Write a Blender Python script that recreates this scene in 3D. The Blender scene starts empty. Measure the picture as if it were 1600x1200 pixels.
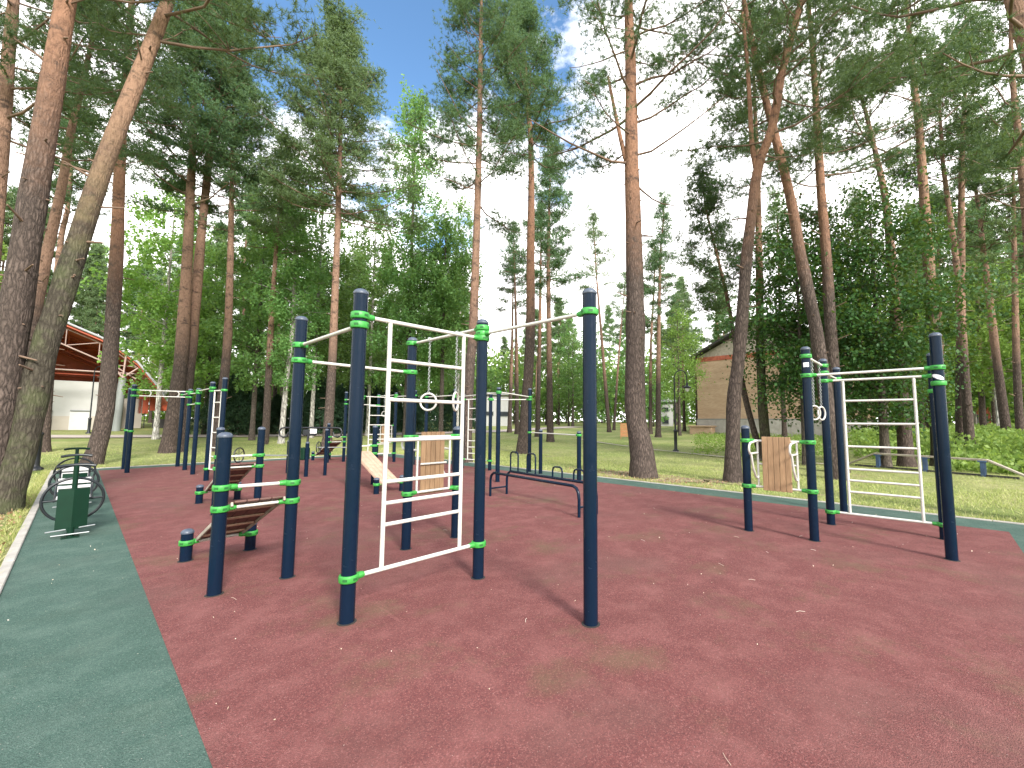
import bpy, math, random
import numpy as np
from mathutils import Vector, Matrix

sc = bpy.context.scene
COL = sc.collection
R = math.radians
rnd = random.Random(7)
PI = math.pi

# ------------------------------------------------------------------ camera maths
FPX, CX, CY, EYE = 664.0, 850.0, 600.0, 1.55
PITCH, ROLL, AZ = R(5.0), R(0.3), R(42.5)
def _fr(x, y): return (x*math.sin(AZ)+y*math.cos(AZ), -x*math.cos(AZ)+y*math.sin(AZ))
_hx, _hy = _fr(0, 1); _rx, _ry = _fr(1, 0)
vF = Vector((_hx*math.cos(PITCH), _hy*math.cos(PITCH), math.sin(PITCH)))
vR0 = Vector((_rx, _ry, 0))
vU0 = vR0.cross(vF)
vR = vR0*math.cos(ROLL)+vU0*math.sin(ROLL)
vU = vU0*math.cos(ROLL)-vR0*math.sin(ROLL)

def ray(px, py): return vF + vR*((px-CX)/FPX) - vU*((py-CY)/FPX)
def terr(x, y):
    d = math.hypot(x, y)
    return min(1.4, 0.022*max(0.0, d-24.0))
def polar(px, d, py=660):
    """ground point at horizontal distance d in the direction of photo column px"""
    r = ray(px, py); k = d/math.hypot(r.x, r.y)
    x, y = r.x*k, r.y*k
    return Vector((x, y, terr(x, y)))
def onplane(px, py, base):
    """point on the upright plane through base that faces the viewpoint"""
    n = Vector((base.x, base.y, 0)).normalized()
    r = ray(px, py); t = Vector((base.x, base.y, 0)).dot(n)/r.dot(n)
    return Vector((0, 0, EYE)) + r*t

cam_d = bpy.data.cameras.new('camera'); cam = bpy.data.objects.new('camera', cam_d); COL.objects.link(cam)
m = Matrix((vR, vU, -vF)).transposed().to_4x4(); m.translation = Vector((0, 0, EYE))
cam.matrix_world = m
cam_d.sensor_width = 36; cam_d.lens = FPX/1600*36; cam_d.shift_x = -(CX-800)/1600
cam_d.clip_end = 900; cam_d.clip_start = 0.05
sc.camera = cam

# ------------------------------------------------------------------ materials
def newmat(name):
    mt = bpy.data.materials.new(name); mt.use_nodes = True
    nt = mt.node_tree; b = nt.nodes['Principled BSDF']
    return mt, nt, b
def N(nt, t, **kw):
    n = nt.nodes.new(t)
    for k, v in kw.items():
        if k.startswith('i_'): n.inputs[k[2:].replace('_', ' ')].default_value = v
        else: setattr(n, k, v)
    return n
def ramp(nt, fac, stops):
    n = nt.nodes.new('ShaderNodeValToRGB')
    e = n.color_ramp.elements
    while len(e) < len(stops): e.new(0.5)
    for i, (p, c) in enumerate(stops):
        e[i].position = p; e[i].color = (*c, 1) if len(c) == 3 else c
    nt.links.new(fac, n.inputs['Fac']); return n.outputs['Color']
def mixc(nt, fac, a, b, mode='MIX'):
    n = nt.nodes.new('ShaderNodeMix'); n.data_type = 'RGBA'; n.blend_type = mode
    for sock, v in ((n.inputs[0], fac), (n.inputs[6], a), (n.inputs[7], b)):
        if hasattr(v, 'links'): nt.links.new(v, sock)
        elif isinstance(v, (int, float)): sock.default_value = v
        else: sock.default_value = (*v, 1)
    return n.outputs[2]
def objco(nt, scale=(1, 1, 1), kind='Object'):
    tc = nt.nodes.new('ShaderNodeTexCoord'); mp = nt.nodes.new('ShaderNodeMapping')
    mp.inputs['Scale'].default_value = scale
    nt.links.new(tc.outputs[kind], mp.inputs['Vector']); return mp.outputs['Vector']
def noise(nt, vec, scale, detail=4, rough=.55, out='Fac'):
    n = nt.nodes.new('ShaderNodeTexNoise'); n.inputs['Scale'].default_value = scale
    n.inputs['Detail'].default_value = detail; n.inputs['Roughness'].default_value = rough
    nt.links.new(vec, n.inputs['Vector']); return n.outputs[out]
def voro(nt, vec, scale, feature='F1', out='Distance'):
    n = nt.nodes.new('ShaderNodeTexVoronoi'); n.feature = feature; n.inputs['Scale'].default_value = scale
    nt.links.new(vec, n.inputs['Vector']); return n.outputs[out]
def bump(nt, b, h, strength=.3, dist=.01):
    n = nt.nodes.new('ShaderNodeBump'); n.inputs['Strength'].default_value = strength; n.inputs['Distance'].default_value = dist
    nt.links.new(h, n.inputs['Height']); nt.links.new(n.outputs['Normal'], b.inputs['Normal'])

def paint(name, col, rough=.35, var=.15, coat=.0, metal=0, scale=6, dirt=None):
    mt, nt, b = newmat(name)
    v = objco(nt); n1 = noise(nt, v, scale, 5); n2 = noise(nt, v, scale*9, 3)
    lo = tuple(c*(1-var) for c in col); hi = tuple(min(1, c*(1+var)) for c in col)
    c = ramp(nt, n1, [(.3, lo), (.7, hi)])
    if dirt:
        f = ramp(nt, n2, [(.52, (0, 0, 0)), (.72, (.5, .5, .5))])
        c = mixc(nt, f, c, dirt)
    nt.links.new(c, b.inputs['Base Color'])
    r = ramp(nt, n2, [(.3, (rough-.07,)*3), (.75, (rough+.14,)*3)])
    nt.links.new(r, b.inputs['Roughness'])
    b.inputs['Metallic'].default_value = metal
    if coat: b.inputs['Coat Weight'].default_value = coat; b.inputs['Coat Roughness'].default_value = .15
    return mt

M = {}
M['navy'] = paint('navy_powder_paint', (.0034, .0108, .0255), .17, .03, .0, scale=1.5)
M['navy'].node_tree.nodes['Principled BSDF'].inputs['Specular IOR Level'].default_value = .20
M['cap'] = paint('post_cap_plastic', (.055, .07, .10), .42, .2)
M['green'] = paint('green_clamp_plastic', (.034, .26, .040), .45, .12, scale=9)
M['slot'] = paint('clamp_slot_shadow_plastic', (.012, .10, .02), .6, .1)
M['white'] = paint('white_powder_paint', (.54, .53, .495), .38, .06, dirt=(.38, .355, .31))
def soil():
    mt, nt, b = newmat('needle_strewn_soil'); v = objco(nt)
    f = noise(nt, v, 26, 6, .8); d = noise(nt, v, 2.2, 5, .65)
    c = ramp(nt, f, [(.32, (.10, .068, .044)), (.5, (.25, .175, .115)), (.7, (.42, .32, .215))])
    c = mixc(nt, ramp(nt, d, [(.48, (0,)*3), (.62, (.85,)*3)]), c, (.26, .28, .10))
    nt.links.new(c, b.inputs['Base Color']); b.inputs['Roughness'].default_value = .95; bump(nt, b, f, .8, .03); return mt
M['soil'] = soil()
M['gap'] = paint('near_black_gap_ring', (.020, .017, .015), .95, .3, scale=20)
M['plate'] = paint('white_sticker', (.85, .86, .88), .35, .03)
M['black'] = paint('black_metal_paint', (.012, .014, .018), .4, .2)
M['dgreen'] = paint('dark_green_metal_paint', (.0015, .022, .011), .42, .15, .0)
M['dgreen'].node_tree.nodes['Principled BSDF'].inputs['Specular IOR Level'].default_value = .25
M['ring'] = paint('dark_grey_tube_paint', (.008, .012, .016), .35, .2)
M['steel'] = paint('worn_grey_steel', (.36, .38, .38), .35, .15, metal=.7)
M['seat'] = paint('white_slat_plastic', (.48, .48, .48), .45, .05)
M['brownboard'] = paint('brown_board', (.095, .040, .030), .55, .3, scale=12)
M['concrete'] = paint('pale_kerb_concrete', (.35, .33, .30), .85, .18, scale=3, dirt=(.30, .26, .2))
M['stucco'] = paint('white_stucco', (.40, .40, .39), .8, .05, scale=.6)
M['beige'] = paint('beige_base_stucco', (.37, .335, .29), .8, .08, scale=.6)
M['greypaint'] = paint('grey_column_paint', (.20, .215, .21), .55, .1, scale=1)
M['trusspaint'] = paint('pale_truss_paint', (.34, .24, .21), .5, .1, scale=1)
M['redpanel'] = paint('orange_red_sheet', (.40, .070, .026), .5, .25, scale=.5)
M['roofgrey'] = paint('grey_roof_sheet', (.33, .34, .35), .55, .15, scale=.4)
M['darkroof'] = paint('dark_roof_board', (.035, .032, .032), .7, .3, scale=1)
M['glass'] = paint('dark_window_glass', (.02, .024, .03), .12, .2)
M['orange'] = paint('orange_plastic_net', (.60, .24, .11), .6, .1)
M['bluepost'] = paint('blue_wood_post', (.04, .085, .19), .6, .3, dirt=(.2, .2, .2))
M['greywood'] = paint('weathered_beam_wood', (.33, .29, .24), .8, .25, scale=5)
M['pathm'] = paint('pale_sandy_path', (.40, .34, .30), .9, .15, scale=.5)
M['lampglass'] = paint('milky_lamp_glass', (.6, .6, .58), .2, .05)

def wood(name, c1, c2):
    mt, nt, b = newmat(name)
    v = objco(nt, (9, 9, 1.1)); n = noise(nt, v, 5, 6, .65)
    v2 = objco(nt, (1, 1, .35)); n2 = noise(nt, v2, 9, 3)
    c = ramp(nt, n, [(.32, c1), (.68, c2)])
    c = mixc(nt, ramp(nt, n2, [(.35, (.0,)*3), (.7, (.45,)*3)]), c, tuple(x*.55 for x in c1))
    nt.links.new(c, b.inputs['Base Color']); b.inputs['Roughness'].default_value = .55
    bump(nt, b, n, .25, .003); return mt
M['wood'] = wood('varnished_plank_wood', (.25, .148, .078), (.35, .222, .122))
M['palewood'] = wood('pale_plank_wood', (.42, .27, .19), (.54, .37, .27))

def rubber(name, base, dark, light, blot, spotk):
    """crumb rubber: coarse granules, faded and stained areas"""
    mt, nt, b = newmat(name)
    v = objco(nt)
    g = voro(nt, v, 190, out='Color'); gs = nt.nodes.new('ShaderNodeSeparateColor'); nt.links.new(g, gs.inputs[0])
    big = noise(nt, v, .55, 5, .6); mid = noise(nt, v, 3.2, 5, .65); fine = noise(nt, v, 60, 4, .7)
    c = ramp(nt, gs.outputs[0], [(0.0, dark), (.35, base), (.8, base), (1.0, light)])
    c = mixc(nt, ramp(nt, fine, [(.35, (.55,)*3), (.65, (0,)*3)]), c, dark)
    c = mixc(nt, ramp(nt, mid, [(.45, (0,)*3), (.75, (.38,)*3)]), c, light)
    c = mixc(nt, ramp(nt, big, [(.50, (0,)*3), (.72, (.55,)*3)]), c, blot)
    v3 = objco(nt, (1, 1, 1)); mo = noise(nt, v3, .9, 6, .7, 'Fac')
    c = mixc(nt, ramp(nt, mo, [(.53, (0,)*3), (.76, (spotk*.85,)*3)]), c, (.110, .098, .048))
    c = mixc(nt, ramp(nt, noise(nt, objco(nt), 1.5, 6, .7), [(.50, (0,)*3), (.72, (.36,)*3)]), c, tuple(x*.62 for x in base))
    sc_ = noise(nt, objco(nt, (1, .06, 1)), 7, 5, .7); c = mixc(nt, ramp(nt, sc_, [(.66, (0,)*3), (.74, (.4,)*3)]), c, light)
    sp = voro(nt, v, 26); c = mixc(nt, ramp(nt, sp, [(.035, (.7,)*3), (.06, (0,)*3)]), c, (.55, .45, .40))
    nt.links.new(c, b.inputs['Base Color']); b.inputs['Roughness'].default_value = .92
    b.inputs['Specular IOR Level'].default_value = .25
    h = voro(nt, v, 150); bump(nt, b, h, .55, .006)
    return mt
M['red'] = rubber('red_crumb_rubber', (.165, .053, .050), (.080, .029, .029), (.29, .128, .116), (.120, .066, .056), .8)
M['greenmat'] = rubber('green_crumb_rubber', (.058, .110, .088), (.027, .056, .046), (.135, .190, .160), (.066, .092, .080), .15)

def lawn():
    mt, nt, b = newmat('lawn_soil_and_turf')
    v = objco(nt)
    a = noise(nt, v, .22, 5, .6); d = noise(nt, v, 1.7, 6, .7); f = noise(nt, v, 30, 6, .8)
    c = ramp(nt, d, [(.28, (.23, .26, .09)), (.5, (.40, .41, .17)), (.72, (.55, .50, .27))])
    c = mixc(nt, ramp(nt, a, [(.38, (.75,)*3), (.62, (0,)*3)]), c, (.19, .28, .07))
    c = mixc(nt, ramp(nt, f, [(.38, (.8,)*3), (.58, (0,)*3)]), c, (.13, .135, .055))
    br = noise(nt, objco(nt), .8, 4, .6)
    c = mixc(nt, ramp(nt, br, [(.60, (0,)*3), (.72, (.6,)*3)]), c, (.34, .26, .17))
    nt.links.new(c, b.inputs['Base Color']); b.inputs['Roughness'].default_value = .95
    b.inputs['Specular IOR Level'].default_value = .1
    bump(nt, b, f, .8, .05); return mt
M['lawn'] = lawn()

def leafmat(name, cols, trans=.3, rough=.55):
    mt, nt, b = newmat(name)
    g = nt.nodes.new('ShaderNodeNewGeometry'); oi = nt.nodes.new('ShaderNodeObjectInfo')
    c = ramp(nt, g.outputs['Random Per Island'], [(i/(len(cols)-1), cc) for i, cc in enumerate(cols)])
    hs = nt.nodes.new('ShaderNodeHueSaturation')
    mr = nt.nodes.new('ShaderNodeMapRange'); mr.inputs[3].default_value = .8; mr.inputs[4].default_value = 1.25
    nt.links.new(oi.outputs['Random'], mr.inputs[0]); nt.links.new(mr.outputs[0], hs.inputs['Value'])
    mr2 = nt.nodes.new('ShaderNodeMapRange'); mr2.inputs[3].default_value = .485; mr2.inputs[4].default_value = .515
    nt.links.new(oi.outputs['Random'], mr2.inputs[0]); nt.links.new(mr2.outputs[0], hs.inputs['Hue'])
    nt.links.new(c, hs.inputs['Color']); c = hs.outputs['Color']
    nt.links.new(c, b.inputs['Base Color']); b.inputs['Roughness'].default_value = rough
    b.inputs['Specular IOR Level'].default_value = .25
    if trans:
        t = nt.nodes.new('ShaderNodeBsdfTranslucent'); mx = nt.nodes.new('ShaderNodeMixShader'); mx.inputs[0].default_value = trans
        tc = mixc(nt, .5, c, (.30, .40, .05), 'MIX')
        nt.links.new(tc, t.inputs['Color'])
        nt.links.new(b.outputs[0], mx.inputs[1]); nt.links.new(t.outputs[0], mx.inputs[2])
        nt.links.new(mx.outputs[0], nt.nodes['Material Output'].inputs['Surface'])
    return mt
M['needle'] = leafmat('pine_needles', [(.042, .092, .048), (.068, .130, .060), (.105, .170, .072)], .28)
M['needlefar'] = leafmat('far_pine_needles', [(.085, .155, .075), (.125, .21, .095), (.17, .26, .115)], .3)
M['birchleaf'] = leafmat('birch_leaves', [(.085, .180, .055), (.125, .245, .075), (.18, .30, .10)], .45)
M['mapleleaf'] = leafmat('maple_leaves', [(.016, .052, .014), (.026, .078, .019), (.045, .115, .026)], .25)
M['limeleaf'] = leafmat('yellow_green_leaves', [(.13, .24, .05), (.19, .31, .07), (.25, .37, .09)], .45)
M['spruce'] = leafmat('spruce_needles', [(.018, .048, .026), (.028, .068, .034), (.045, .09, .042)], .1)
M['grass'] = leafmat('grass_blades', [(.24, .31, .08), (.39, .42, .15), (.52, .49, .25)], .3, .7)
M['weed'] = leafmat('meadow_weeds', [(.15, .26, .055), (.21, .34, .08), (.30, .42, .12)], .5)
M['litter'] = leafmat('dry_litter', [(.16, .09, .045), (.30, .19, .10), (.45, .33, .2)], 0, .8)
M['flake'] = leafmat('pale_flakes', [(.45, .33, .24), (.62, .52, .42), (.7, .64, .56)], 0, .8)

def bark(name, low, lowd, up, upd, z0, z1, moss=0.0, scale=1.0):
    """fissured grey plates below, flaky orange bark above; the height of the change is the tree's own"""
    mt, nt, b = newmat(name)
    v = objco(nt, (1, 1, .20)); vo = objco(nt); v6 = objco(nt, (1, 1, .45))
    warp = noise(nt, v6, 9*scale, 4, .6, 'Color')
    mv = nt.nodes.new('ShaderNodeVectorMath'); mv.operation = 'MULTIPLY_ADD'
    nt.links.new(warp, mv.inputs[0]); mv.inputs[1].default_value = (.11, .11, .05); nt.links.new(v, mv.inputs[2])
    p1 = voro(nt, mv.outputs[0], 21*scale, 'DISTANCE_TO_EDGE'); fn = noise(nt, v6, 34, 7, .8); md = noise(nt, vo, 3, 4, .6)
    pa = nt.nodes.new('ShaderNodeMath'); pa.operation = 'MULTIPLY_ADD'; nt.links.new(fn, pa.inputs[0]); pa.inputs[1].default_value = .50; nt.links.new(p1, pa.inputs[2])
    pb = nt.nodes.new('ShaderNodeMath'); pb.operation = 'SUBTRACT'; nt.links.new(pa.outputs[0], pb.inputs[0]); pb.inputs[1].default_value = .19
    pl = pb.outputs[0]
    mid = tuple((x+y)/2 for x, y in zip(low, lowd))
    cl = ramp(nt, pl, [(.0, lowd), (.05, lowd), (.12, mid), (.24, low), (.42, tuple(x*1.55 for x in low))])
    cl = mixc(nt, ramp(nt, md, [(.4, (.45,)*3), (.62, (0,)*3)]), cl, mid)
    if moss: cl = mixc(nt, ramp(nt, md, [(.45, (0,)*3), (.62, (moss,)*3)]), cl, (.085, .10, .045))
    cu = ramp(nt, noise(nt, objco(nt, (1, 1, .6)), 14, 6, .78), [(.36, upd), (.5, up), (.8, tuple(min(1, x*1.25) for x in up))])
    cu = mixc(nt, ramp(nt, noise(nt, objco(nt, (1, 1, 1.6)), 2.6, 5, .7), [(.55, (0,)*3), (.66, (.8,)*3)]), cu, tuple(x*1.6 for x in lowd))
    sx = nt.nodes.new('ShaderNodeSeparateXYZ'); tc = nt.nodes.new('ShaderNodeTexCoord'); nt.links.new(tc.outputs['Object'], sx.inputs[0])
    ad = nt.nodes.new('ShaderNodeMath'); ad.operation = 'MULTIPLY_ADD'; nt.links.new(md, ad.inputs[0]); ad.inputs[1].default_value = 2.6; nt.links.new(sx.outputs[2], ad.inputs[2])
    mr = nt.nodes.new('ShaderNodeMapRange'); mr.inputs[1].default_value = z0+1.3; mr.inputs[2].default_value = z1+1.3; nt.links.new(ad.outputs[0], mr.inputs[0])
    c = mixc(nt, mr.outputs[0], cl, cu)
    nt.links.new(c, b.inputs['Base Color']); b.inputs['Roughness'].default_value = .9; b.inputs['Specular IOR Level'].default_value = .15
    bump(nt, b, pl, .7, .05); return mt
M['pinebark'] = bark('pine_bark', (.098, .074, .063), (.030, .023, .020), (.250, .156, .112), (.135, .080, .057), 4.0, 6.5)
M['pinebarkhi'] = bark('tall_grey_pine_bark', (.094, .072, .062), (.029, .023, .020), (.25, .138, .090), (.14, .076, .05), 5.5, 9.0)
M['mossbark'] = bark('mossy_pine_bark', (.072, .063, .048), (.028, .023, .018), (.26, .160, .108), (.145, .085, .058), 4.6, 8.2, .5)
M['limb'] = paint('pine_limb_bark', (.16, .105, .075), .9, .3, scale=4)
M['darkbark'] = bark('dark_bark', (.11, .09, .075), (.035, .030, .026), (.12, .10, .08), (.05, .04, .035), 30, 40)
M['birchbark'] = bark('birch_bark', (.52, .50, .46), (.08, .07, .065), (.36, .34, .30), (.10, .09, .08), 6, 9, 0, .5)

def brick():
    mt, nt, b = newmat('tan_brick')
    v = objco(nt)
    sx = nt.nodes.new('ShaderNodeSeparateXYZ'); nt.links.new(v, sx.inputs[0])
    cb = nt.nodes.new('ShaderNodeCombineXYZ'); nt.links.new(sx.outputs[1], cb.inputs[0]); nt.links.new(sx.outputs[2], cb.inputs[1])
    bt = nt.nodes.new('ShaderNodeTexBrick'); nt.links.new(cb.outputs[0], bt.inputs['Vector'])
    bt.inputs['Scale'].default_value = 1; bt.inputs['Brick Width'].default_value = .26; bt.inputs['Row Height'].default_value = .085
    bt.inputs['Mortar Size'].default_value = .006
    bt.inputs['Color1'].default_value = (.42, .275, .175, 1); bt.inputs['Color2'].default_value = (.50, .345, .225, 1); bt.inputs['Mortar'].default_value = (.48, .41, .35, 1)
    n = noise(nt, objco(nt, (1, .25, 1.6)), 1.3, 5, .65)
    c = mixc(nt, ramp(nt, n, [(.4, (0,)*3), (.7, (.55,)*3)]), bt.outputs['Color'], (.33, .205, .13))
    nt.links.new(c, b.inputs['Base Color']); b.inputs['Roughness'].default_value = .9
    bump(nt, b, bt.outputs['Fac'], -.4, .01); return mt
M['brick'] = brick()
M['redbrick'] = paint('red_brick_course', (.36, .10, .06), .9, .3, scale=4)

# ------------------------------------------------------------------ mesh building
class MB:
    def __init__(s): s.v = []; s.f = []; s.sm = []; s.mi = []; s.k = 0
    def add(s, vs, fs, smooth=False):
        o = len(s.v); s.v += [tuple(p) for p in vs]
        for f in fs: s.f.append(tuple(i+o for i in f)); s.sm.append(smooth); s.mi.append(s.k)
        return s
    def box(s, c, size, rot=None, bev=0.0):
        hx, hy, hz = (x/2 for x in size); c = Vector(c)
        if bev <= 0:
            vs = [Vector((x, y, z)) for z in (-hz, hz) for x, y in ((-hx, -hy), (hx, -hy), (hx, hy), (-hx, hy))]
            fs = [(3, 2, 1, 0), (4, 5, 6, 7), (0, 1, 5, 4), (1, 2, 6, 5), (2, 3, 7, 6), (3, 0, 4, 7)]
        else:
            vs = []; e = bev
            for z, ins in ((-hz, e), (-hz+e, 0), (hz-e, 0), (hz, e)):
                a, b2 = hx-ins, hy-ins
                vs += [Vector((x, y, z)) for x, y in ((-a+e, -b2), (a-e, -b2), (a, -b2+e), (a, b2-e), (a-e, b2), (-a+e, b2), (-a, b2-e), (-a, -b2+e))]
            fs = [tuple(range(7, -1, -1)), tuple(range(24, 32))]
            for k in range(3):
                for i in range(8): j = (i+1) % 8; fs.append((k*8+i, k*8+j, k*8+8+j, k*8+8+i))
        if rot is not None: vs = [rot @ p for p in vs]
        return s.add([p+c for p in vs], fs)
    def tube(s, pts, rad, n=10, caps=True):
        pts = [Vector(p) for p in pts]; L = len(pts)
        rr = rad if isinstance(rad, (list, tuple)) else [rad]*L
        t0 = (pts[1]-pts[0]).normalized(); a = Vector((0, 0, 1)) if abs(t0.z) < .9 else Vector((1, 0, 0))
        u = t0.cross(a).normalized(); vs = []
        for i, p in enumerate(pts):
            t = (pts[min(i+1, L-1)]-pts[max(i-1, 0)]).normalized()
            u = (u-t*u.dot(t)).normalized(); w = t.cross(u)
            vs += [p+(u*math.cos(2*PI*k/n)+w*math.sin(2*PI*k/n))*rr[i] for k in range(n)]
        fs = [(i*n+k, i*n+(k+1) % n, i*n+n+(k+1) % n, i*n+n+k) for i in range(L-1) for k in range(n)]
        s.add(vs, fs, True)
        if caps:
            s.add(vs[:n], [tuple(range(n-1, -1, -1))]); s.add(vs[-n:], [tuple(range(n))])
        return s
    def lathe(s, c, prof, n=20, cap=True):
        c = Vector(c); vs = [c+Vector((r*math.cos(2*PI*k/n), r*math.sin(2*PI*k/n), z)) for r, z in prof for k in range(n)]
        fs = [(i*n+k, i*n+(k+1) % n, i*n+n+(k+1) % n, i*n+n+k) for i in range(len(prof)-1) for k in range(n)]
        s.add(vs, fs, True)
        if cap:
            s.add(vs[-n:], [tuple(range(n))]); s.add(vs[:n], [tuple(range(n-1, -1, -1))])
        return s
    def torus(s, c, Rr, r, ax, n=28, k=8):
        c = Vector(c); ax = Vector(ax).normalized(); u = ax.orthogonal().normalized(); w = ax.cross(u); vs = []
        for i in range(n):
            d = u*math.cos(2*PI*i/n)+w*math.sin(2*PI*i/n)
            vs += [c+d*(Rr+r*math.cos(2*PI*j/k))+ax*(r*math.sin(2*PI*j/k)) for j in range(k)]
        fs = [(i*k+j, ((i+1) % n)*k+j, ((i+1) % n)*k+(j+1) % k, i*k+(j+1) % k) for i in range(n) for j in range(k)]
        return s.add(vs, fs, True)
    def prism(s, outline, depth):
        """closed outline (list of Vector), pushed by depth (Vector)"""
        n = len(outline); o = [Vector(p) for p in outline]; depth = Vector(depth)
        s.add(o+[p+depth for p in o], [tuple(range(n-1, -1, -1)), tuple(range(n, 2*n))]+[(i, (i+1) % n, n+(i+1) % n, n+i) for i in range(n)])
        return s
    def build(s, name, mats, parent=None, at=None):
        me = bpy.data.meshes.new(name)
        off = Vector(at) if at is not None else (wloc(parent) if parent else Vector((0, 0, 0)))
        me.from_pydata([(p[0]-off.x, p[1]-off.y, p[2]-off.z) for p in s.v], [], s.f)
        me.polygons.foreach_set('use_smooth', s.sm)
        for mt in (mats if isinstance(mats, (list, tuple)) else [mats]): me.materials.append(mt)
        me.polygons.foreach_set('material_index', s.mi)
        o = bpy.data.objects.new(name, me); COL.objects.link(o)
        if parent: o.parent = parent; o.location = off-wloc(parent)
        else: o.location = off
        return o
def wloc(o):
    p = Vector(o.location)
    return p+wloc(o.parent) if o.parent else p
def empty(name, loc, label, cat, group=None):
    o = bpy.data.objects.new(name, None); COL.objects.link(o); o.location = loc; o.empty_display_size = .2
    tag(o, label, cat, group); return o
def tag(o, label, cat, group=None):
    o['label'] = label; o['category'] = cat
    if group: o['group'] = group
    return o
def struct(o, kind='structure'): o['kind'] = kind; return o
def copy_tree(o, parent=None):
    c = o.copy(); COL.objects.link(c)
    if parent: c.parent = parent
    for ch in list(o.children): copy_tree(ch, c)
    return c

def fastmesh(name, V, F, mat, parent=None, at=(0, 0, 0)):
    """V (n,3), F (m,k) numpy"""
    me = bpy.data.meshes.new(name); k = F.shape[1]
    me.vertices.add(len(V)); me.vertices.foreach_set('co', np.ascontiguousarray(V-np.array(at), dtype=np.float32).ravel())
    me.loops.add(F.size); me.loops.foreach_set('vertex_index', np.ascontiguousarray(F, dtype=np.int32).ravel())
    me.polygons.add(len(F)); me.polygons.foreach_set('loop_start', np.arange(0, F.size, k, dtype=np.int32))
    me.update(calc_edges=True); me.materials.append(mat)
    o = bpy.data.objects.new(name, me); COL.objects.link(o)
    if parent: o.parent = parent; o.location = Vector(at)-wloc(parent)
    else: o.location = at
    return o

# ------------------------------------------------------------------ workout equipment
PR = .056
def post(st, x, y, h, r=PR):
    b = MB(); b.lathe((x, y, 0), [(r+.001, -.02), (r, .01), (r, h-.02)], 24)
    p = b.build('post', M['navy'], st, (x, y, 0))
    g_ = MB(); g_.lathe((x, y, 0), [(r, .0085), (r+.010, .0075), (r+.016, .0045)], 24, cap=False); g_.build('foot_gap', M['gap'], p)  # thin near-black ring laid on the mat round the post foot
    c = MB(); c.lathe((x, y, 0), [(r+.004, h-.022), (r+.005, h-.014), (r+.004, h-.005), (r*.86, h+.012), (r*.55, h+.022), (r*.1, h+.026)], 24)
    c.build('cap', M['cap'], p)
    return p
def clamp(par, x, y, z, to):
    """two-part plastic collar round a post with a sleeve towards the bar"""
    b = MB(); r = PR
    b.lathe((x, y, z), [(r+.002, -.027), (r+.012, -.027), (r+.016, -.020), (r+.016, .020), (r+.012, .027), (r+.002, .027)], 24, cap=False)
    d = Vector((to[0]-x, to[1]-y, to[2]-z)).normalized(); c = Vector((x, y, z))
    b.tube([c+d*(r-.004), c+d*(r+.035), c+d*(r+.055), c+d*(r+.064)], [.027, .027, .024, .019], 14)
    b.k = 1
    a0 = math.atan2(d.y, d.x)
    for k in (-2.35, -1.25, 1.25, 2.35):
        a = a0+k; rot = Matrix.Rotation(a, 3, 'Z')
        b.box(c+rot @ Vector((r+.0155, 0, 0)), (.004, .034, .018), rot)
    return b.build('clamp', [M['green'], M['slot']], par)
def bar(st, a, b_, name='bar', r=.0165, clamps=True):
    a = Vector(a); b_ = Vector(b_); d = (b_-a).normalized()
    m = MB(); m.tube([a+d*(PR+.045), b_-d*(PR+.045)], r, 12)
    o = m.build(name, M['white'], st, a)
    if clamps: clamp(o, *a, b_); clamp(o, *b_, a)
    return o
def ladder(st, a, b_, z0, z1, rungs, ins):
    """wall bars between posts a and b_: top and bottom rail with clamps, two stiles, rungs"""
    a = Vector((*a, 0)); b_ = Vector((*b_, 0)); d = (b_-a).normalized(); L = (b_-a).length
    m = MB(); m.tube([a+d*(PR+.045)+Vector((0, 0, z1)), b_-d*(PR+.045)+Vector((0, 0, z1))], .0175, 12)
    root = m.build('ladder', M['white'], st, a+Vector((0, 0, z0)))
    m = MB(); m.tube([a+d*(PR+.045)+Vector((0, 0, z0)), b_-d*(PR+.045)+Vector((0, 0, z0))], .0175, 12)
    m.build('bottom_rail', M['white'], root)
    for z in (z0, z1):
        clamp(root, a.x, a.y, z, b_+Vector((0, 0, z))); clamp(root, b_.x, b_.y, z, a+Vector((0, 0, z)))
    for s in (ins[0], L-ins[1]):
        m = MB(); m.tube([a+d*s+Vector((0, 0, z0+.015)), a+d*s+Vector((0, 0, z1-.015))], .0185, 12); m.build('stile', M['white'], root)
    for z in rungs:
        m = MB(); m.tube([a+d*(ins[0]+.015)+Vector((0, 0, z)), a+d*(L-ins[1]-.015)+Vector((0, 0, z))], .0165, 12); m.build('rung', M['white'], root)
    return root
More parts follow.
